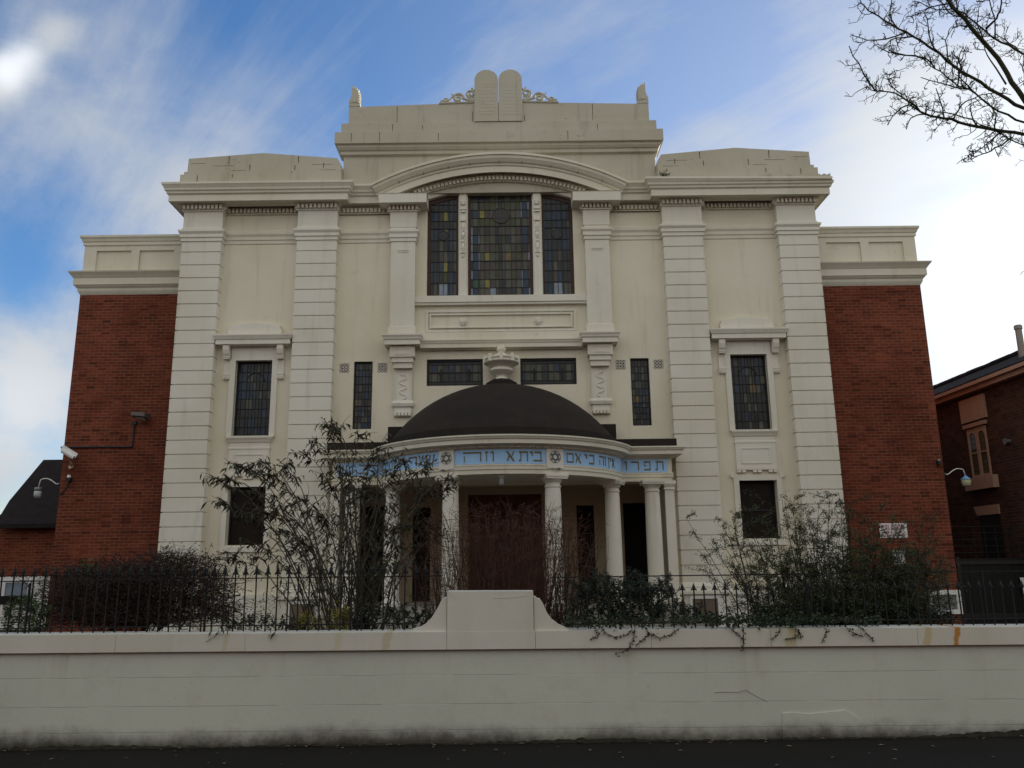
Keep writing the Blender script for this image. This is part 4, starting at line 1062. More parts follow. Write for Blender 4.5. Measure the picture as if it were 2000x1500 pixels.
# ------------------------------------------------------------------ boundary wall
YF = -10.70
def wz(x): return -.0045*x
BW = thing('boundary_wall', 'long low white rendered boundary wall with raised centre block', 'wall', (0,-10.55,0))
def wallmat():
    m = bpy.data.materials.new('white_wall_render'); t = NT(m); p = t.pos(); sx = t.new('ShaderNodeSeparateXYZ'); t.link(p, sx.inputs[0]); z = t.math('ADD', sx.outputs[2], t.math('MULTIPLY', sx.outputs[0], .0045))
    c = (.655,.685,.60)
    col = t.mix(t.ramp(t.noise(p, .8, 5, .6), .35, .7), c, (.605,.635,.555))
    col = t.mix(t.math('MULTIPLY', t.ramp(t.noise(p, 3.3, 7, .7), .5, .78), .3), col, (.36,.34,.27))
    col = t.mix(t.math('MULTIPLY', t.noise(p, 90, 3, .7), .25), col, (.42,.40,.33))
    # splash dirt and algae along the foot
    h = t.math('SUBTRACT', .15, z); d = t.math('ADD', t.math('MULTIPLY', h, 5.5), t.math('SUBTRACT', t.noise(p, 6, 6, .7), .5))
    d = t.math('ADD', d, t.math('MULTIPLY', t.math('SUBTRACT', t.noise(t.mapping(p,(1,1,.3)), 1.1, 3), .5), .9))
    col = t.mix(t.ramp(d, -.25, .95), col, (.055,.048,.034))
    # old render joint lines
    br = t.ramp(t.noise(t.mapping(p,(1.2,1,.3)), 1.7, 3), .44, .52); ln = None
    for zz in (.115,.335,.585):
        q = t.math('ABSOLUTE', t.math('SUBTRACT', t.math('ADD', z, t.math('MULTIPLY', t.noise(t.mapping(p,(1,1,0)), 3, 3), .012)), zz+.006))
        q = t.math('SUBTRACT', 1, t.ramp(q, .0015, .0045)); ln = q if ln is None else t.math('MAXIMUM', ln, q)
    col = t.mix(t.math('MULTIPLY', t.math('MULTIPLY', ln, br), .38), col, (.12,.11,.09))
    dr = t.math('MULTIPLY', t.ramp(t.noise(t.mapping(p,(1,1,.10)), 5.5, 5, .6), .55, .78), t.ramp(z, .30, .80))
    col = t.mix(t.math('MULTIPLY', dr, .35), col, (.30,.26,.17))
    ch = t.math('MULTIPLY', t.ramp(t.noise(p, 23, 3, .6), .72, .76), .6); col = t.mix(ch, col, (.20,.18,.14))
    t.col(col); t.b.inputs['Roughness'].default_value = .7
    t.bump(t.math('SUBTRACT', t.math('ADD', t.noise(p, 28, 5, .7), t.math('MULTIPLY', t.noise(p, 150, 3), .4)), t.math('MULTIPLY', ln, .8)), .22, .008)
    return m
def copemat():
    m = stucco('coping_paint', (.70,.69,.62), .25, streak=.1); t = NT(m); p = t.pos(); sx = t.new('ShaderNodeSeparateXYZ'); t.link(p, sx.inputs[0])
    prev = t.b.inputs['Base Color'].links[0].from_socket
    x = t.math('ADD', sx.outputs[0], t.math('MULTIPLY', t.math('SUBTRACT', sx.outputs[2], .9), -.25))
    for cx_, w_, c, a in ((4.00,.05,(.50,.36,.10),.55),(4.27,.035,(.48,.20,.02),.95),(2.75,.07,(.5,.40,.14),.5),(-.98,.05,(.5,.40,.16),.5),(-1.43,.04,(.5,.45,.15),.35),(-2.46,.025,(.5,.42,.15),.35),(2.55,.05,(.45,.45,.34),.4)):
        q = t.math('SUBTRACT', 1, t.ramp(t.math('ABSOLUTE', t.math('SUBTRACT', t.math('ADD', x, t.math('MULTIPLY', t.math('SUBTRACT', t.noise(p, 14, 3), .5), .05)), cx_)), w_*.4, w_))
        prev = t.mix(t.math('MULTIPLY', q, a), prev, c)
    t.col(prev); return m
M_WALL = wallmat(); M_COPE = copemat()
xs = [-9+i*.5 for i in range(39)]
def strip(mb, x0, x1, y0, y1, z0, z1):
    n = max(2, int(abs(x1-x0)/.5)); X = [x0+(x1-x0)*i/n for i in range(n+1)]
    vs = []
    for x in X: vs += [(x,y0,z0+(wz(x) if z0 > .01 else 0)),(x,y0,z1+wz(x)),(x,y1,z1+wz(x)),(x,y1,z0+(wz(x) if z0 > .01 else 0))]
    fs = [(0,1,2,3),(n*4+3,n*4+2,n*4+1,n*4)]
    for i in range(n):
        b = i*4; fs += [(b,b+4,b+5,b+1),(b+1,b+5,b+6,b+2),(b+2,b+6,b+7,b+3)]
    mb.add(vs, fs)
m = MB(); strip(m, -9,10,YF,YF+.28,-.1,.815); m.build('wall_face', M_WALL, BW)
m = MB(); js = [-9,-6.1,-3.47,-2.28,-.43,.385,1.45,2.55,3.9,6,10]
for i in range(len(js)-1):
    m2 = MB(); j_ = random.uniform(-.003,.003); strip(m2, js[i]+.0015, js[i+1]-.0015, YF-.040+j_, YF+.30, .812, .968+j_*.6); m.join(m2)
m.build('coping', M_COPE, BW)
m = MB(); m.prism([(-.428,.96),(.372,.96),(.372,1.322),(-.428,1.330)], YF-.038, YF+.24); m.build('centre_block', M_COPE, BW)
sh = [(-.434,.96),(-.434,1.272),(-.47,1.27),(-.485,1.245),(-.525,1.17),(-.57,1.10),(-.63,1.04),(-.69,1.005),(-.765,.985),(-.765,.96)]
m = MB(); m.prism(sh, YF-.014, YF+.22); m.build('curved_shoulder', M_COPE, BW)
sh = [(.378,.96),(.378,1.272),(.40,1.268),(.415,1.25),(.437,1.248),(.462,1.21),(.50,1.12),(.55,1.055),(.61,1.01),(.69,.975),(.69,.955)]
m = MB(); m.prism(sh, YF-.014, YF+.22); m.build('curved_shoulder', M_COPE, BW)
# render patches with a raised torn edge on the right
def patch(pix, t):
    P_ = [at(x, y, YF) for x, y in pix]; m = MB(); m.prism([(q.x, q.z) for q in P_], YF-t, YF+.01); return m
m = patch([(1528,1393),(1545,1391),(1580,1394),(1620,1390),(1650,1387),(1668,1397),(1682,1410),(1700,1425),(1715,1431),(1735,1432),(1760,1430),(1772,1423),(1800,1426),(1850,1428),(1880,1432),(1920,1440),(1945,1445),(1930,1452),(1528,1462)], .010)
m.build('render_patch', M_WALL, BW)
m = MB(); cr = [at(x, y, YF-.004) for x, y in [(1396,1352),(1420,1351),(1440,1352),(1457,1347),(1466,1353),(1482,1362),(1500,1370)]]; m.tube(cr, .0022, 4)
cr = [at(x, y, YF-.039) for x, y in [(963,1168),(985,1169),(1010,1166),(1030,1164)]]; m.tube(cr, .0014, 4)
m.build_each('hairline_crack', simple('crack',(.42,.41,.36),.9), BW)

# ------------------------------------------------------------------ railings
YR = -10.52
def fin_mesh():
    m = MB()
    m.lathe([(0,.115),(.004,.10),(.014,.06),(.0165,.045),(.010,.03),(.012,.02),(.008,.0)], (0,0,0), 8)
    for s in (-1,1): m.tube([(0,0,.035),(s*.012,0,.028),(s*.022,0,.012),(s*.027,0,.0)], [.008,.010,.008,.002], 5)
    return m
def bar_mesh(h): m = MB(); m.tube([(0,0,0),(0,0,h)], .0072, 6); return m
def railing(label, x0, x1, plain):
    T = thing('iron_railing', label, 'railing', ((x0+x1)/2, YR, .97))
    xs_ = []; x = x0
    while x <= x1+.001: xs_.append(x); x += .1015
    first = fst = None
    for i, x in enumerate(xs_):
        z0 = .96+wz(x); sh_ = 0
        if -.77 < x < .70: sh_ = (.09 if abs(x) > .60 else .18)
        if first is None:
            first = bar_mesh(.53).build('bar', M_IRON, None); first.parent = T; b = first
        else: b = first.copy(); COL.objects.link(b); b.parent = T
        b.location = (x-T.location.x, 0, z0-T.location.z+sh_)
        if sh_: b.scale.z = (.53-sh_)/.53
        b.rotation_euler = (random.uniform(-.012,.012), random.uniform(-.012,.012), 0)
        if i in plain: continue
        if fst is None: fst = fin_mesh().build('spearhead', M_IRON, None); f_ = fst
        else: f_ = fst.copy(); COL.objects.link(f_)
        f_.parent = b; f_.location = (0,0,.525)
    m = MB()
    for z, e in ((1.455,0),(1.02,0)):
        a_, b_ = xs_[0]-.05, xs_[-1]+.05
        if z < 1.2:
            if x1 < 0: b_ = -.72
            else: a_ = .68
        m.box(a_, b_, YR-.011, YR+.011, z-.005+wz((a_+b_)/2), z+.005+wz((a_+b_)/2))
    m.build('rails', M_IRON, T)
    m = MB()
    for x in ((-4.45,-2.75,-1.30) if x1 < 0 else (1.1,3.0,4.7)): m.tube([(x,YR+.02,.97),(x,YR+.02,1.45)], .011, 6)
    m.build_each('stay', M_IRON, T)
xl = at(441,1107,YR).x; n_ = int((xl+5.7)/.1015)
railing('black spear-topped iron railing on the wall left of the centre block', xl-.1015*n_, -.54, {len([0])*0+k for k in range(1000, 1001)} | {-1})
xr = at(1351,1095,YR).x; n_ = int((xr-.50)/.1015)
railing('black spear-topped iron railing on the wall right of the centre block', xr-.1015*n_, 6.0, {0,1,2})

# ------------------------------------------------------------------ ground
def sheet(name, x0, x1, y0, y1, z, mat, kind='structure'):
    m = MB(); m.face([(x0,y0,z),(x1,y0,z),(x1,y1,z),(x0,y1,z)]); o_ = m.build(name, mat); tag(o_, kind=kind); return o_
def tarmac(name, c):
    m = bpy.data.materials.new(name); t = NT(m); p = t.pos()
    a = t.noise(p, 90, 4, .8); b = t.noise(p, 1.3, 5, .6)
    col = t.mix(t.ramp(a, .3, .75), [x*.55 for x in c], [x*1.7 for x in c]); col = t.mix(t.math('MULTIPLY', t.ramp(b, .4, .7), .5), col, [x*.6 for x in c])
    t.col(col); t.b.inputs['Roughness'].default_value = .85; t.b.inputs['Specular IOR Level'].default_value = .2
    t.bump(a, .5, .01); return m
sheet('ground', -1500,1500,-1500,1500,-.15, tarmac('earth', (.05,.045,.035)))
sheet('road', -200,200,-24,-13.6,-.11, tarmac('road_asphalt', (.045,.045,.045)))
m = MB(); m.box(-200,200,-13.55,YF+.2,-.14,0); tag(m.build('pavement', tarmac('pavement_tarmac', (.009,.008,.0065))), kind='structure')
m = MB(); m.box(-200,200,-13.70,-13.55,-.14,.004); tag(m.build('kerb', simple('kerb_stone',(.22,.21,.19),.8)), kind='structure')
m = MB(); m.box(-200,200,YF+.25,60,-.148,-.02); tag(m.build('garden_ground', simple('soil',(.022,.017,.011),.95,.5,6,bump=.6)), kind='structure')
# dirt and moss gathered along the foot of the wall
dm = MB(); rd = random.Random(13); n = 420; P0 = []
for i in range(n+1):
    x = -8+16*i/n; h = max(.002, .012+.014*math.sin(x*2.1)*math.sin(x*.7+1)+rd.gauss(0,.006)+(.03 if x > 3.6 else 0)*min(1,(x-3.6))); P0.append((x, h, .03+.05*rd.random()))
for i in range(n):
    (x0,h0,w0),(x1,h1,w1) = P0[i], P0[i+1]
    dm.face([(x0,YF-w0,.003),(x1,YF-w1,.003),(x1,YF-.012,h1),(x0,YF-.012,h0)]); dm.face([(x0,YF-.012,h0),(x1,YF-.012,h1),(x1,YF+.01,h1),(x0,YF+.01,h0)])
tag(dm.build('dirt', simple('dark_moss_dirt',(.022,.020,.011),.95,.6,20,bump=.6)), 'dark moss and grit gathered along the foot of the wall', 'dirt', kind='stuff')
# fallen leaves
lm = MB(); rl = random.Random(6)
for k in range(150):
    x = rl.uniform(-6,6); y = YF-.02-abs(rl.gauss(0,.5) if rl.random() < .5 else rl.gauss(0,.06)); a = rl.uniform(0,PI); r_ = rl.uniform(.012,.034)
    c, s_ = math.cos(a)*r_, math.sin(a)*r_; zz = .004+rl.random()*.01
    lm.face([(x-c,y-s_,zz),(x+s_*.5,y-c*.5,zz+.006),(x+c,y+s_,zz),(x-s_*.5,y+c*.5,zz+.004)])
tag(lm.build('fallen_leaves', simple('dead_leaf',(.16,.13,.09),.8,.6,9)), 'scattered dead leaves on the dark pavement', 'leaves', kind='stuff')

# ------------------------------------------------------------------ plants
class Plant:
    def __init__(s, seed): s.r = random.Random(seed); s.w = MB(); s.l = MB(); s.tips = []
    def rv(s, k=1): r = s.r; return Vector((r.gauss(0,k), r.gauss(0,k), r.gauss(0,k)))
    def twig(s, p, d, L, r0, r1, n=5, wob=.12, grav=0, sides=3):
        p = Vector(p); d = Vector(d).normalized(); pts = [p.copy()]; rad = [r0]
        for i in range(n):
            d = (d+s.rv(wob)+Vector((0,0,-grav))).normalized(); p = p+d*(L/n); pts.append(p.copy()); rad.append(r0+(r1-r0)*(i+1)/n)
        s.w.tube(pts, rad, sides, False); return pts, d
    def leaf(s, p, d, L, W, fold=.25):
        d = Vector(d).normalized(); a = d.cross(s.rv()).normalized()*W/2; nrm = a.cross(d).normalized()*W*fold
        p = Vector(p); m = p+d*L*.45
        s.l.add([p, m+a-nrm*.5, p+d*L, m-a-nrm*.5, m+nrm*.2], [(0,1,4),(1,2,4),(2,3,4),(3,0,4)])
    def leafdrop(s, p, L, W, out):       # long drooping leaf, two bent segments
        d = (Vector(out)+Vector((0,0,-.5))).normalized(); a = d.cross(Vector((0,0,1))+s.rv(.4)).normalized()*W/2
        p = Vector(p); m = p+d*L*.45; d2 = (d+Vector((0,0,-.7))+s.rv(.15)).normalized(); e = m+d2*L*.55
        s.l.add([p, m+a, e, m-a], [(0,1,2),(0,2,3)])
    def finish(s, name, label, wm, lm, base, group=None, leafname='foliage', cat='shrub'):
        T = thing(name, label, cat, base, group)
        s.w.build('stems', wm, T)
        if s.l.f: s.l.build(leafname, lm, T)
        return T
def V(px, py, Y): return at(px, py, Y)

# --- tall buddleia left of the porch
P = Plant(1); r = P.r; bx = V(690,1240,-9.6).x; tips = []
targets = [(660,838,-9.3),(640,835,-9.5),(700,850,-9.2),(620,862,-9.6),(450,935,-9.9),(470,910,-9.5),(430,940,-9.7),(520,905,-9.4),(560,915,-9.8),(600,890,-9.3),(500,960,-9.6),(540,1000,-9.9),(480,1000,-9.4),(740,880,-9.1),(790,905,-9.3),(830,910,-9.5),(870,935,-9.3),(770,930,-9.8),(720,900,-9.6),(760,990,-9.0),(810,1020,-9.2),(850,1050,-9.3),(560,1040,-9.2),(600,980,-9.1),(640,940,-9.8),(680,930,-9.2),(500,1060,-9.7),(460,1090,-9.5),(830,960,-9.0),(700,960,-9.7),(630,1010,-9.3),(590,1060,-9.8),(740,1030,-9.4),(780,1070,-9.7)]
for k, (px, py, Y) in enumerate(targets*2):
    if k >= len(targets) and r.random() < .5: continue
    e = V(px+(r.gauss(0,16) if k >= len(targets) else 0), py+(abs(r.gauss(0,30)) if k >= len(targets) else 0), Y+r.uniform(-.1,.1))
    b = Vector((bx+r.gauss(0,.16), -9.5+r.gauss(0,.12), -.05)); side = 1 if e.x > b.x else -1
    c = Vector((b.x+(e.x-b.x)*.35, (b.y+e.y)/2, max(e.z*.85, .9)+.1)); n = 14; pts = []
    for i in range(n+1):
        t = i/n; q = b*(1-t)**2+c*2*t*(1-t)+e*t*t; pts.append(q+P.rv(.008))
    r0 = .011 if k < len(targets) else .007
    P.w.tube(pts, [r0*(1-.75*i/n) for i in range(n+1)], 4, False)
    for i in range(4, n+1):
        t = i/n; q = pts[i]; dirn = (pts[i]-pts[i-1]).normalized()
        for h in range(2 if i < n else 6):
            if r.random() < .80:
                o_ = Vector((r.gauss(0,1), r.gauss(0,1), r.uniform(-.2,.4))).normalized()
                pp, dd = P.twig(q, dirn*.5+o_*.8, r.uniform(.08,.26), .0035, .0018, 3, .15, .03)
                for u in pp[1:]:
                    for _ in range(2):
                        if r.random() < (.22 if i < n-3 else .5): P.leafdrop(u, r.uniform(.06,.13), r.uniform(.014,.026), Vector((r.gauss(0,1), r.gauss(0,.7), r.uniform(-.4,.2))))
    tips.append((pts[-1], (pts[-1]-pts[-3]).normalized()))
# fine inner twiggery
for k in range(260):
    p = Vector((bx+r.gauss(0,.38), -9.5+r.gauss(0,.2), r.uniform(.9,2.2)))
    pp, dd = P.twig(p, Vector((r.gauss(0,.6), r.gauss(0,.4), 1)), r.uniform(.15,.45), .003, .0015, 4, .2)
    for u in pp:
        if r.random() < .28: P.leafdrop(u, r.uniform(.04,.085), r.uniform(.010,.018), Vector((r.gauss(0,1), r.gauss(0,1), -.1)))
T = P.finish('butterfly_bush', 'tall arching half bare bush with drooping leaves, hiding part of the porch columns', M_TWIGG, L_BUD, (bx,-9.5,0))
S_ = Plant(3)
for q, d in tips:
    for h in range(S_.r.randint(2,4)):
        dd = (d+S_.rv(.5)+Vector((0,0,-.35))).normalized(); L = S_.r.uniform(.07,.15)
        pts, _ = S_.twig(q, dd, L, .008, .002, 4, .18, .15, 4)
        for u in pts:
            for _ in range(4): S_.l.add(*(lambda p_, a_, b_: ([p_, p_+a_, p_+a_*.5+b_], [(0,1,2)]))(u, S_.rv(.012), S_.rv(.010)))
    for _ in range(7): S_.leafdrop(q-d*S_.r.uniform(0,.12), S_.r.uniform(.07,.13), S_.r.uniform(.014,.024), Vector((S_.r.gauss(0,1), S_.r.gauss(0,.6), S_.r.uniform(-.4,.3))))
S_.w.join(S_.l); S_.w.build('seed_heads', L_SEED, T)

# --- dark red-brown dense shrub on the left
P = Plant(5); r = P.r
cxs = V(270,1150,-9.5).x
for k in range(2600):
    px = r.uniform(100,455) if k < 900 else r.gauss(270,85); top = 1112-16*math.sin((px-100)/355*PI)-(22 if 300 < px < 420 else 0)+abs(r.gauss(0,14)); py = r.uniform(top, 1222)
    Y = -9.6+r.gauss(0,.28); p = V(px, py, Y)
    P.twig(p, Vector((r.gauss(0,1), r.gauss(0,.5), r.uniform(-.15,.45))), r.uniform(.12,.34), .0032, .0012, 4, .25, .02)
    pp, dd = P.twig(p, Vector((r.gauss(0,1), r.gauss(0,.5), r.uniform(0,.6))), r.uniform(.10,.25), .0025, .001, 4, .3, .0)
    for u in pp:
        for _ in range(2): P.leaf(u+P.rv(.02), P.rv(), r.uniform(.018,.036), r.uniform(.009,.016))
for k in range(26):
    b = Vector((cxs+r.gauss(0,.22), -9.6+r.gauss(0,.15), -.05)); e = V(r.uniform(130,440), r.uniform(1085,1160), -9.6+r.gauss(0,.2))
    P.w.tube([b, b.lerp(e,.4)+Vector((0,0,.2)), e], [.013,.009,.003], 4, False)
for k in range(60):                      # thin whips arching over the top right
    p = V(r.uniform(300,400), r.uniform(1095,1135), -9.6+r.gauss(0,.15)); P.twig(p, Vector((r.gauss(.2,.7), r.gauss(0,.3), .5)), r.uniform(.2,.38), .0028, .001, 7, .12, .12)
T = P.finish('dense_shrub', 'dense dark red-brown shrub in front of the left brick wing', M_TWIGR, L_DKR, (cxs,-9.6,0))
G_ = Plant(6)
for (cx_, cy_, n_, sp_) in ((175,1112,60,9),(355,1105,26,7),(305,1205,20,9),(440,1215,30,8),(172,1135,30,7)):
    for k in range(n_): p = V(cx_+G_.r.gauss(0,sp_), cy_+G_.r.gauss(0,sp_), -9.85); G_.leaf(p, G_.rv()+Vector((0,0,.3)), G_.r.uniform(.03,.05), G_.r.uniform(.015,.028))
G_.l.build_each('green_sprig', L_GRN, T)

# --- reddish bare whips in front of the door
P = Plant(7); r = P.r; c0 = V(985,1150,-9.4).x
for k in range(430):
    t = r.uniform(-1,1); b = Vector((c0+t*.55+r.gauss(0,.05), -9.5+r.gauss(0,.22), -.05))
    px = 985+t*165+r.gauss(0,22); topy = 985+abs(t)**2*35+abs(r.gauss(0,62)); e = V(px, topy, -9.5+r.gauss(0,.28))
    mid_ = b.lerp(e,.55)+Vector((t*.05,0,.08)); n = 8; pts = []
    for i in range(n+1):
        u = i/n; pts.append(b*(1-u)**2+mid_*2*u*(1-u)+e*u*u+P.rv(.022))
    P.w.tube(pts, [.0056*(1-.72*i/n) for i in range(n+1)], 3, False)
    for i in range(3, n+1):
        for _ in range(2):
            if r.random() < .75:
                P.w, P.l = P.l, P.w; P.twig(pts[i], Vector((r.gauss(t*.3,.8), r.gauss(0,.6), r.uniform(-.1,.8))), r.uniform(.05,.2), .0026, .0011, 3, .25); P.w, P.l = P.l, P.w
for (px, py, dx) in ((870,985,-.6),(875,960,-.4),(1060,975,.5),(1085,985,.6),(1075,1000,.9),(1068,965,-.7)):
    p = V(px+(-dx)*10, py+75, -9.45); P.twig(p, Vector((dx*.4,0,1)), .42, .0055, .002, 8, .12, .10)
P.finish('bare_twig_shrub', 'leafless red-brown twiggy shrub in front of the entrance doors', simple('pale_red_twig',(.070,.034,.022),.8,.7,12), simple('fine_red_twig',(.085,.040,.026),.8,.7,12), (c0,-9.5,0), leafname='twigs')

# --- cotoneaster on the right
P = Plant(9); r = P.r; c0 = V(1600,1180,-9.5).x
def sprayed(p, d, L, rad, lv, dens=1.0):
    pts, dd = P.twig(p, d, L, rad, rad*.35, 7, .13, .015)
    for i, u in enumerate(pts[1:]):
        if lv > 0 and r.random() < .75: sprayed(u, dd*.6+Vector((r.gauss(0,.9), r.gauss(0,.6), r.uniform(-.2,.6))), L*r.uniform(.3,.55), rad*.55, lv-1, dens)
        for _ in range(2):
            if r.random() < .82*dens: P.leaf(u+P.rv(.012), P.rv()+Vector((0,0,.2)), r.uniform(.013,.025), r.uniform(.008,.014))
tg = [(1340,1012),(1385,1060),(1375,1085),(1420,1040),(1432,1020),(1465,1000),(1500,985),(1528,975),(1545,985),(1552,978),(1570,985),(1600,990),(1620,975),(1640,968),(1660,980),(1600,1020),(1560,1030),(1500,1040),(1450,1070),(1680,1010),(1720,1000),(1700,1040),(1760,1060),(1800,1040),(1740,1040),(1800,1090),(1840,1090),(1580,1060),(1640,1030),(1660,1050),(1530,1070),(1480,1100),(1700,1090),(1780,1120),(1820,1130),(1610,1090),(1670,1110),(1560,1110),(1740,1100),(1650,1150),(1590,1150),(1720,1150)]
for k, (px, py) in enumerate(tg*4):
    if k >= len(tg) and (py < 1000 or px < 1440): continue
    e = V(px+(r.gauss(0,22) if k >= len(tg) else 0), py+(abs(r.gauss(0,36)) if k >= len(tg) else 0), -9.5+r.gauss(0,.25))
    b = Vector((c0+(e.x-c0)*r.uniform(.2,.65)+r.gauss(0,.1), -9.5+r.gauss(0,.2), -.05))
    mid_ = b.lerp(e,.6)+Vector((r.gauss(0,.06), r.gauss(0,.05), .12)); n = 12; pts = []
    for i in range(n+1):
        u = i/n; pts.append(b*(1-u)**2+mid_*2*u*(1-u)+e*u*u+P.rv(.006))
    P.w.tube(pts, [.009*(1-.8*i/n) for i in range(n+1)], 4, False)
    for i in range(4, n+1):
        if r.random() < .8: sprayed(pts[i], (pts[i]-pts[i-1]).normalized()*.4+Vector((r.gauss(0,.8), r.gauss(0,.6), r.uniform(-.2,.7))), r.uniform(.10,.24), .003, 1)
        for _ in range(2): P.leaf(pts[i]+P.rv(.012), P.rv()+Vector((0,0,.2)), r.uniform(.015,.026), r.uniform(.009,.015))
for k in range(2700):                    # thick interior, lower right
    px = r.choice([r.gauss(1580,60), r.gauss(1680,60), r.gauss(1750,45)]); p = V(px, r.triangular(1080,1225,1215), -9.5+r.gauss(0,.25))
    sprayed(p, Vector((r.gauss(0,1), r.gauss(0,.6), r.uniform(0,.8))), r.uniform(.10,.20), .0026, 0, 1.3)
P.finish('cotoneaster', 'straggly green small leaved shrub in front of the right hand bay', M_TWIG, L_COT, (c0,-9.5,0))

# --- dark evergreen right of the block
P = Plant(12); r = P.r; c0 = V(1200,1190,-9.9).x
for k in range(900):
    px = r.triangular(1098,1395,1200); top = 1128 if px < 1310 else 1150+(px-1310)*.4; top += 12*math.sin(px*.09)+abs(px-1200)*.10; p = V(px, r.uniform(top, 1222), -9.95+r.gauss(0,.16))
    pts, dd = P.twig(p, Vector((r.gauss(0,.5), r.gauss(0,.4), 1)), r.uniform(.04,.09), .0026, .0012, 3, .15)
    for u in pts:
        for _ in range(4): P.leaf(u, Vector((r.gauss(0,1), r.gauss(0,1), r.uniform(-.1,.9))), r.uniform(.022,.042), r.uniform(.008,.013))
for k in range(14): b = Vector((c0+r.gauss(0,.2), -9.95+r.gauss(0,.08), -.05)); P.w.tube([b, b+Vector((r.gauss(0,.2),r.gauss(0,.1),.7)), b+Vector((r.gauss(0,.4),r.gauss(0,.1),1.3))], [.012,.008,.003], 4, False)
P.finish('evergreen_bush', 'low dark glossy leaved bush behind the railing just right of the centre block', M_TWIG, L_EVG, (c0,-9.95,0))

# --- ivy spilling over the coping
P = Plant(14); r = P.r
def vine(pix, Y):
    pts = [V(x, y, Y) for x, y in pix]; P.w.tube(pts, .0028, 4, False)
    for i in range(len(pts)-1):
        n = max(2, int((pts[i+1]-pts[i]).length/.016))
        for k in range(n):
            q = pts[i].lerp(pts[i+1], k/n)
            for _ in range(2): P.leaf(q+P.rv(.007), Vector((r.gauss(0,1), -.5, r.gauss(-.2,.7))), r.uniform(.014,.026), r.uniform(.012,.020))
YC = YF-.052
P.w.tube([V(1108+i*20, 1217-i*.35+(3 if i%2 else -1), YF+.06) for i in range(32)], .005, 4, False)
for i in range(31): P.w.tube([V(1115+i*20, 1216-i*.35, YF+.06), V(1118+i*20, 1224-i*.3, YC)], .003, 4, False)
for pix in ([(1160,1225),(1172,1238),(1152,1249)],[(1170,1222),(1185,1238),(1203,1245),(1225,1240),(1235,1228)],[(1240,1225),(1238,1248),(1225,1270),(1200,1279)],[(1255,1222),(1270,1238),(1290,1246),(1310,1240),(1325,1228)],[(1270,1238),(1252,1252),(1242,1262)],[(1420,1222),(1440,1238),(1452,1250)],[(1452,1225),(1453,1250),(1451,1272)],[(1525,1226),(1518,1240),(1506,1249)],[(1550,1224),(1562,1236),(1552,1246),(1532,1248)],[(1560,1230),(1565,1248)],[(1615,1228),(1610,1245),(1605,1256)],[(1650,1222),(1665,1235),(1685,1243)],[(1680,1225),(1695,1240),(1708,1253)]): vine(pix, YC)
for k in range(1500):
    px = r.choice([r.uniform(1105,1420), r.uniform(1380,1720), r.uniform(1420,1620)]); p = V(px, 1213+abs(r.gauss(0,7))*(-1 if r.random() < .65 else .8), YF+r.uniform(-.03,.22)); p.z = max(p.z, .955+wz(p.x)) if p.y > YF-.04 else p.z
    if p.y < YF-.0: p.y = YF-.047
    P.leaf(p, Vector((r.gauss(0,1), -.6, r.gauss(0,.6))), r.uniform(.022,.045), r.uniform(.020,.036))
P.finish('ivy', 'dark ivy trailing over the right hand coping in short strands', M_TWIG, L_IVY, (1.9,YF+.1,.95), cat='climber')
# small sprig hanging over the left coping
P = Plant(15); r = P.r
for px0, px1, n in ((405,450,9),(525,540,3)):
    for k in range(n): p = V(r.uniform(px0,px1), 1230+r.uniform(-4,6), YC); P.leafdrop(p, r.uniform(.04,.09), r.uniform(.012,.022), Vector((r.gauss(-.5,.6), -.4, -.6)))
P.w.tube([V(440,1225,YF+.05), V(430,1236,YC), V(402,1254,YC)], .0025, 4, False); P.w.tube([V(530,1225,YF+.05), V(528,1236,YC)], .0025, 4, False)
P.finish('trailing_sprig', 'small leafy sprig hanging over the left hand coping', M_TWIG, L_IVY, (-2.6,YF,.95), cat='plant')
# fresh green bush at far left, yellow shrubs
def lowbush(name, label, lm, x0, x1, top, bot, Y, n, ls, seed, cat='bush'):
    P = Plant(seed); r = P.r; cx_ = V((x0+x1)/2, bot, Y).x
    for k in range(n):
        t = r.random(); px = x0+(x1-x0)*t; tp = top+(bot-top)*.45*(2*t-1)**2; p = V(px+r.gauss(0,3), r.uniform(tp, bot), Y+r.gauss(0,.1))
        pts, dd = P.twig(p, Vector((r.gauss(0,.5), r.gauss(0,.4), 1)), r.uniform(.05,.10), .0024, .001, 3, .15)
        for u in pts:
            for _ in range(3): P.leaf(u, Vector((r.gauss(0,1), r.gauss(0,1), r.uniform(-.2,.8))), r.uniform(ls*.7,ls*1.2), r.uniform(ls*.35,ls*.6))
    ns = max(6, int((x1-x0)/9))
    for k in range(ns): b = Vector((V(x0+(x1-x0)*(k+.5)/ns, bot, Y).x, Y+r.gauss(0,.05), -.05)); P.w.tube([b, b+Vector((r.gauss(0,.04),0,.6)), b+Vector((r.gauss(0,.08),0,1.05))], [.009,.006,.003], 4, False)
    P.finish(name, label, M_TWIG, lm, (cx_,Y,0), cat=cat)
lowbush('leafy_bush', 'fresh green leafy bush behind the railing at the far left', L_GRN, 8,92,1168,1236,-9.9,120,.035,21)
lowbush('golden_shrub', 'small yellow leaved shrub at the foot of the tall bush', L_YEL, 576,625,1205,1232,-10.1,36,.026,22)
lowbush('golden_shrub', 'taller yellow green shrub near the foot of the tall bush', L_YEL, 645,678,1180,1234,-10.1,34,.028,23)
lowbush('ground_shrub', 'low dark leafy plant filling behind the left railing', L_EVG, 690,850,1192,1232,-9.9,150,.035,24)
lowbush('ground_shrub', 'low dark leafy plant below the dense red-brown shrub', L_EVG, 440,600,1212,1236,-9.9,90,.03,25)
lowbush('ground_shrub', 'low dark leafy plant at the foot of the straggly green shrub', L_EVG, 1480,1860,1178,1225,-9.95,260,.035,26)

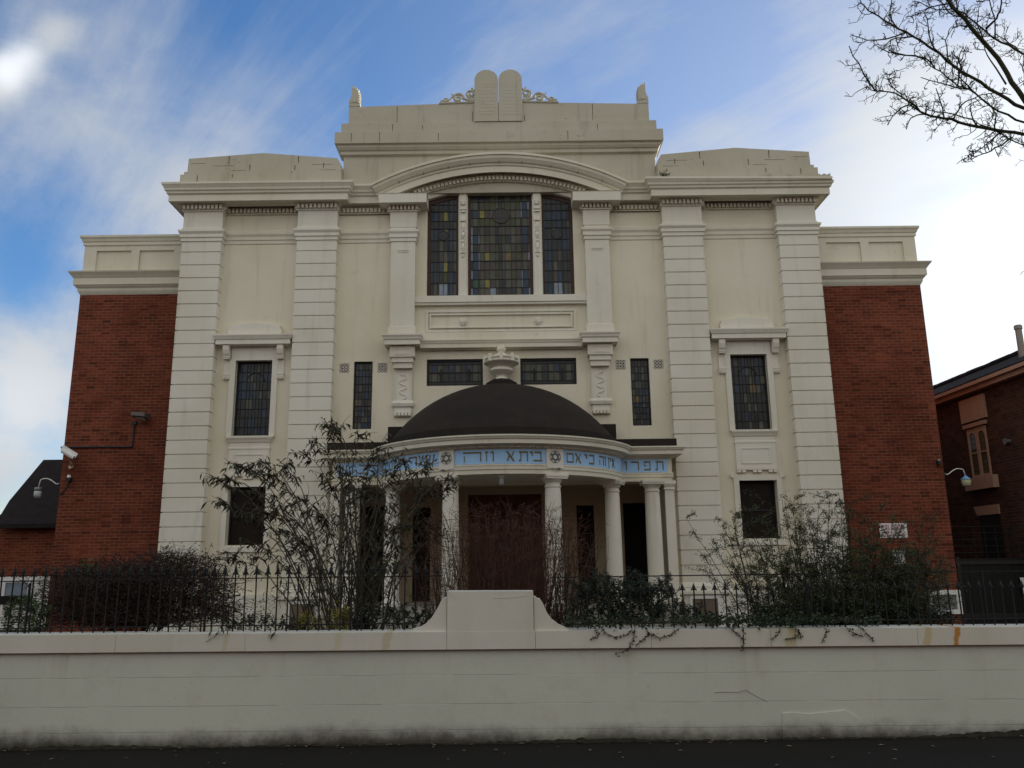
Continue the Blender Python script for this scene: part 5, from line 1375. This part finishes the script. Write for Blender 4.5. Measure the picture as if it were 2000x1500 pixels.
# ------------------------------------------------------------------ street tree, upper right
P = Plant(31); r = P.r
TX, TY = 8.3, -9.6
def limb(pix, Ys, r0, r1, start=None):
    pts = [V(x, y, Y) for (x, y), Y in zip(pix, Ys)]
    if start is not None: pts = [Vector(q) for q in start]+pts
    # catmull-rom resample
    out = []
    for i in range(len(pts)-1):
        p0 = pts[max(i-1,0)]; p1 = pts[i]; p2 = pts[i+1]; p3 = pts[min(i+2,len(pts)-1)]
        n = max(3, int((p2-p1).length/.10))
        for k in range(n):
            t = k/n; out.append(.5*((2*p1)+(p2-p0)*t+(2*p0-5*p1+4*p2-p3)*t*t+(3*p1-p0-3*p2+p3)*t**3)+P.rv(.006))
    out.append(pts[-1]); N = len(out)
    P.w.tube(out, [r0+(r1-r0)*(i/(N-1))**.8 for i in range(N)], 7, False)
    return out
def spur(p, d, L, rad, lv):
    pts, dd = P.twig(p, d, L, rad, rad*.62, 4, .24, -.03, 4)
    if lv <= 0:
        for _ in range(2): P.twig(pts[-1], dd+P.rv(.5), L*.45, rad*.85, rad*.7, 2, .2)
        return
    for u in pts[1:]:
        if r.random() < .62:
            spur(u, dd*.55+P.rv(.55)+Vector((0,0,.18)), L*r.uniform(.42,.66), rad*.72, lv-1)
def clothe(out, i0, dens, L, rad, lv):
    for i in range(i0, len(out)-1):
        if r.random() < dens:
            d = (out[i+1]-out[i]).normalized(); o_ = P.rv(); o_ = (o_-d*o_.dot(d)).normalized()
            spur(out[i], d*.5+o_, L*r.uniform(.6,1.25), rad, lv)
fork = Vector((TX-.15,TY,4.2))
trunk = [(TX+.25,TY+.1,-.1),(TX+.2,TY+.05,.5),(TX+.1,TY,1.6),(TX,TY,3.0),tuple(fork)]
TRK = MB(); TRK.tube(trunk, [.27,.20,.18,.165,.15], 12, False)
A = fork
L1 = limb([(2060,270),(2000,195),(1960,130),(1925,85),(1885,38),(1858,8),(1820,-40)], [-9.6,-9.6,-9.6,-9.6,-9.65,-9.7,-9.7], .060, .018, [A])
L2 = limb([(2060,245),(2000,212),(1950,183),(1895,150),(1850,118),(1800,80),(1755,55),(1715,32),(1690,15),(1676,-6)], [-9.9]*10, .050, .005, [A+Vector((-.05,-.05,-.1))])
L3 = limb([(2060,275),(2000,262),(1945,256),(1890,243),(1845,231),(1808,222),(1782,205),(1755,185),(1725,178),(1702,176),(1692,166)], [-10.0]*11, .044, .004, [A+Vector((-.1,-.02,-.3))])
L4 = limb([(2060,265),(2000,240),(1950,218),(1905,182),(1870,165),(1846,146),(1818,128),(1800,112)], [-9.75]*8, .034, .004, [A+Vector((0,.05,-.1))])
L5 = limb([(2050,140),(2000,105),(1955,82),(1925,62),(1900,40),(1870,20),(1830,18),(1782,2)], [-9.4]*8, .036, .005, [A+Vector((.1,.1,.3))])
L6 = limb([(2040,300),(2000,285),(1965,268),(1930,250),(1905,240)], [-9.85]*5, .022, .004, [A+Vector((-.1,.1,-.3))])
L7 = limb([(1975,268),(1945,290),(1920,302),(1895,304)], [-10.0]*4, .012, .004)
L8 = limb([(1948,262),(1925,282),(1905,298),(1888,303)], [-10.0]*4, .010, .003)
L9 = limb([(1862,232),(1880,205),(1905,190),(1935,182),(1975,185)], [-10.0]*5, .010, .004)
L10 = limb([(1928,55),(1945,35),(1955,15),(1955,-10)], [-9.5]*4, .016, .008)
L11 = limb([(1855,120),(1848,90),(1852,60),(1862,50)], [-9.9]*4, .009, .004)
L12 = limb([(1762,190),(1745,170),(1735,155),(1738,143)], [-10.0]*4, .007, .003)
L13 = limb([(1890,52),(1870,50),(1866,46)], [-9.6]*3, .010,.005)
L14 = limb([(1965,165),(1935,120),(1922,90)], [-9.65]*3, .012,.005)
LIM = MB(); LIM, P.w = P.w, MB()
def boughs(out, i0, dens):
    for i in range(i0, len(out)-1):
        if r.random() < dens:
            d = (out[i+1]-out[i]).normalized(); o_ = P.rv(); o_ = (o_-d*o_.dot(d)).normalized()
            pts, dd = P.twig(out[i], d*.7+o_+Vector((0,0,.3)), r.uniform(.35,.75), .010, .005, 6, .2, -.02, 5); clothe(pts, 1, .9, .14, .0056, 2)
for q, i0 in ((L1,36),(L2,34),(L3,32),(L4,34),(L5,26),(L6,20)):
    clothe(q, i0, .85, .19, .0056, 2); clothe(q, i0+2, .55, .15, .0052, 2); boughs(q, i0, .24)
for q in (L7,L8,L9,L10,L11,L12,L13,L14): clothe(q, 1, .5, .13, .006, 2)
TWG = P.w; P.w = LIM
# limbs reaching away from the picture
for k in range(5):
    a = k*1.15-1.0; e = Vector((TX+1.8+1.6*math.cos(a), TY+2.4*math.sin(a), 7.5+.4*k)); out = []
    for i in range(13): t = i/12; out.append(fork.lerp(e,t)+Vector((0,0,.5*math.sin(t*PI)))+P.rv(.02))
    P.w.tube(out, [.075*(1-.88*i/12) for i in range(13)], 6, False); P.w = TWG; clothe(out, 3, .8, .35, .007, 2); P.w = LIM
tw = V(1999,533,-9.9); pts = limb([(2030,500),(2008,522),(1996,532),(1994,538)], [-9.9]*4, .008, .003, [fork+Vector((-.2,-.1,.4)), V(2080,440,-9.9)])
T = thing('street_tree', 'leafless mossy limbed tree reaching in at the upper right', 'tree', (TX+.25,TY+.1,0))
TRK.build('trunk', M_BARK, T, True); P.w.build('limbs', M_BARK, T); TWG.build('twigs', M_BARK, T)

# weeds growing on the right attic
T = thing('roof_weed', 'small dark weed growing where the right attic meets the centre block', 'plant', (3.95,-.40,10.6))
P = Plant(41); q = Vector((3.98,-.45,10.58))
for k in range(16):
    pts, dd = P.twig(q+P.rv(.03), Vector((P.r.gauss(0,.6), -.2, 1)), P.r.uniform(.08,.26), .006, .003, 4, .25)
    for u in pts: P.leaf(u, P.rv(), .05, .03)
P.w.build('stems', M_TWIG, T); P.l.build('foliage', L_IVY, T)

# ------------------------------------------------------------------ light and sky
SUN_AZ, SUN_EL = math.radians(40), math.radians(15)      # azimuth to the right of straight ahead
sd = Vector((math.sin(SUN_AZ)*math.cos(SUN_EL), math.cos(SUN_AZ)*math.cos(SUN_EL), math.sin(SUN_EL)))
SKY_U, SKY_V, BACK = 3.1, 1.7, 1.6
sl = bpy.data.lights.new('sun', 'SUN'); sl.energy = 3.0; sl.angle = math.radians(.5); sl.color = (1,.90,.74)
so = bpy.data.objects.new('sun', sl); COL.objects.link(so); so.rotation_euler = (-sd).to_track_quat('-Z','Y').to_euler(); so.location = (20,30,20)
W = bpy.data.worlds.new('World'); scene.world = W; W.use_nodes = True
t = NT.__new__(NT); t.t = W.node_tree; t.n = t.t.nodes; t.l = t.t.links
bg = t.n.get('Background'); bg.inputs['Strength'].default_value = .10
sky = t.n.new('ShaderNodeTexSky'); sky.sky_type = 'NISHITA'; sky.sun_disc = False; sky.sun_elevation = SUN_EL; sky.sun_rotation = SUN_AZ
sky.air_density = 1.0; sky.dust_density = .3; sky.ozone_density = 3.0
tc = t.n.new('ShaderNodeTexCoord'); g = tc.outputs['Generated']
sx = t.n.new('ShaderNodeSeparateXYZ'); t.l.new(g, sx.inputs[0])
zc = t.math('ADD', t.math('MAXIMUM', sx.outputs[2], 0), .30)
cv = t.n.new('ShaderNodeCombineXYZ'); t.l.new(t.math('DIVIDE', sx.outputs[0], zc), cv.inputs[0]); t.l.new(t.math('DIVIDE', sx.outputs[1], zc), cv.inputs[1])
px_, py_ = t.math('DIVIDE', sx.outputs[0], zc), t.math('DIVIDE', sx.outputs[1], zc)
rot = t.n.new('ShaderNodeCombineXYZ')                  # cirrus drawn out along one wind direction
t.l.new(t.math('MULTIPLY_ADD', t.math('ADD', px_, py_), .80, SKY_U), rot.inputs[0]); t.l.new(t.math('MULTIPLY_ADD', t.math('SUBTRACT', py_, px_), .26, SKY_V), rot.inputs[1])
n1 = t.noise(rot.outputs[0], 1.9, 10, .64, .6); n2 = t.noise(cv.outputs[0], 3.1, 8, .6, .3)
vd = t.n.new('ShaderNodeVectorMath'); vd.operation = 'DOT_PRODUCT'; t.l.new(g, vd.inputs[0]); vd.inputs[1].default_value = sd
dt = t.math('MAXIMUM', vd.outputs['Value'], 0)
glow = t.math('POWER', dt, 12.0); glow2 = t.math('POWER', dt, 30.0)
back = t.math('SUBTRACT', 1, t.ramp(sx.outputs[1], -.35, .25))
cov = t.math('ADD', t.math('MULTIPLY_ADD', n1, .95, -.03), t.math('MULTIPLY', n2, .42))
cov = t.math('ADD', cov, t.math('MULTIPLY', glow, .10))
cov = t.math('ADD', cov, t.math('MULTIPLY', back, .30))
lowb = t.math('SUBTRACT', 1, t.ramp(sx.outputs[2], .02, .38))
cov = t.math('ADD', cov, t.math('MULTIPLY', lowb, .06))
def patch_(px, py, pw, a):              # a bank of cloud standing in one part of the sky
    d = t.n.new('ShaderNodeVectorMath'); d.operation = 'DOT_PRODUCT'; t.l.new(g, d.inputs[0]); d.inputs[1].default_value = ray(px, py).normalized()
    return t.math('MULTIPLY', t.math('POWER', t.math('MAXIMUM', d.outputs['Value'], 0), pw), a)
shape = t.math('MULTIPLY', n2, 2.0)
for q in ((-25,165,5000,.34),(15,138,6000,.30),(55,105,7000,.28),(100,72,9000,.20),(130,50,9000,.10),(330,200,40,.05),(20,740,700,.16),(75,800,1800,.28),(40,890,900,.22),(100,640,900,.14),(300,360,60,.12),(430,40,120,-.16),(720,60,160,-.12),(60,480,260,-.18),(20,545,1200,-.16),(90,855,2500,-.2),(1480,170,50,.04),(1960,640,40,.34),(1850,450,120,.06),(1560,250,700,-.16),(1400,120,500,-.10)):
    cov = t.math('ADD', cov, t.math('MULTIPLY', patch_(*q), shape))
cf_ = t.ramp(cov, .44, 1.02)
hs = t.n.new('ShaderNodeHueSaturation'); hs.inputs['Saturation'].default_value = 1.2; hs.inputs['Value'].default_value = 1.15; t.l.new(sky.outputs[0], hs.inputs['Color'])
bright = t.math('ADD', t.math('ADD', t.math('MULTIPLY', glow, .5), t.math('MULTIPLY', back, BACK)), t.math('ADD', t.math('MULTIPLY', glow2, 4.4), 4.15))
ccol = t.mix(back, (.93,.98,1.04), (1.0,1.0,.95))
cc = t.n.new('ShaderNodeVectorMath'); cc.operation = 'SCALE'; t.l.new(ccol, cc.inputs[0]); t.l.new(bright, cc.inputs['Scale'])
bright2 = t.math('ADD', bright, t.math('ADD', t.math('ADD', patch_(10,142,6000,2.4), patch_(50,108,7000,1.6)), patch_(40,790,500,1.0))); t.l.new(bright2, cc.inputs['Scale'])
tint = t.mix(1.0, hs.outputs[0], (1.08,.97,1.03), 'MULTIPLY')
mixc = t.mix(t.math('MAXIMUM', cf_, t.ramp(dt, .42, 1.7)), tint, cc.outputs[0])
t.l.new(mixc, bg.inputs['Color'])
scene.view_settings.view_transform = 'Standard'; scene.view_settings.look = 'None'
scene.view_settings.exposure = 0.60; scene.view_settings.gamma = 1.0; scene.view_settings.use_curve_mapping = False
scene.cycles.max_bounces = 6
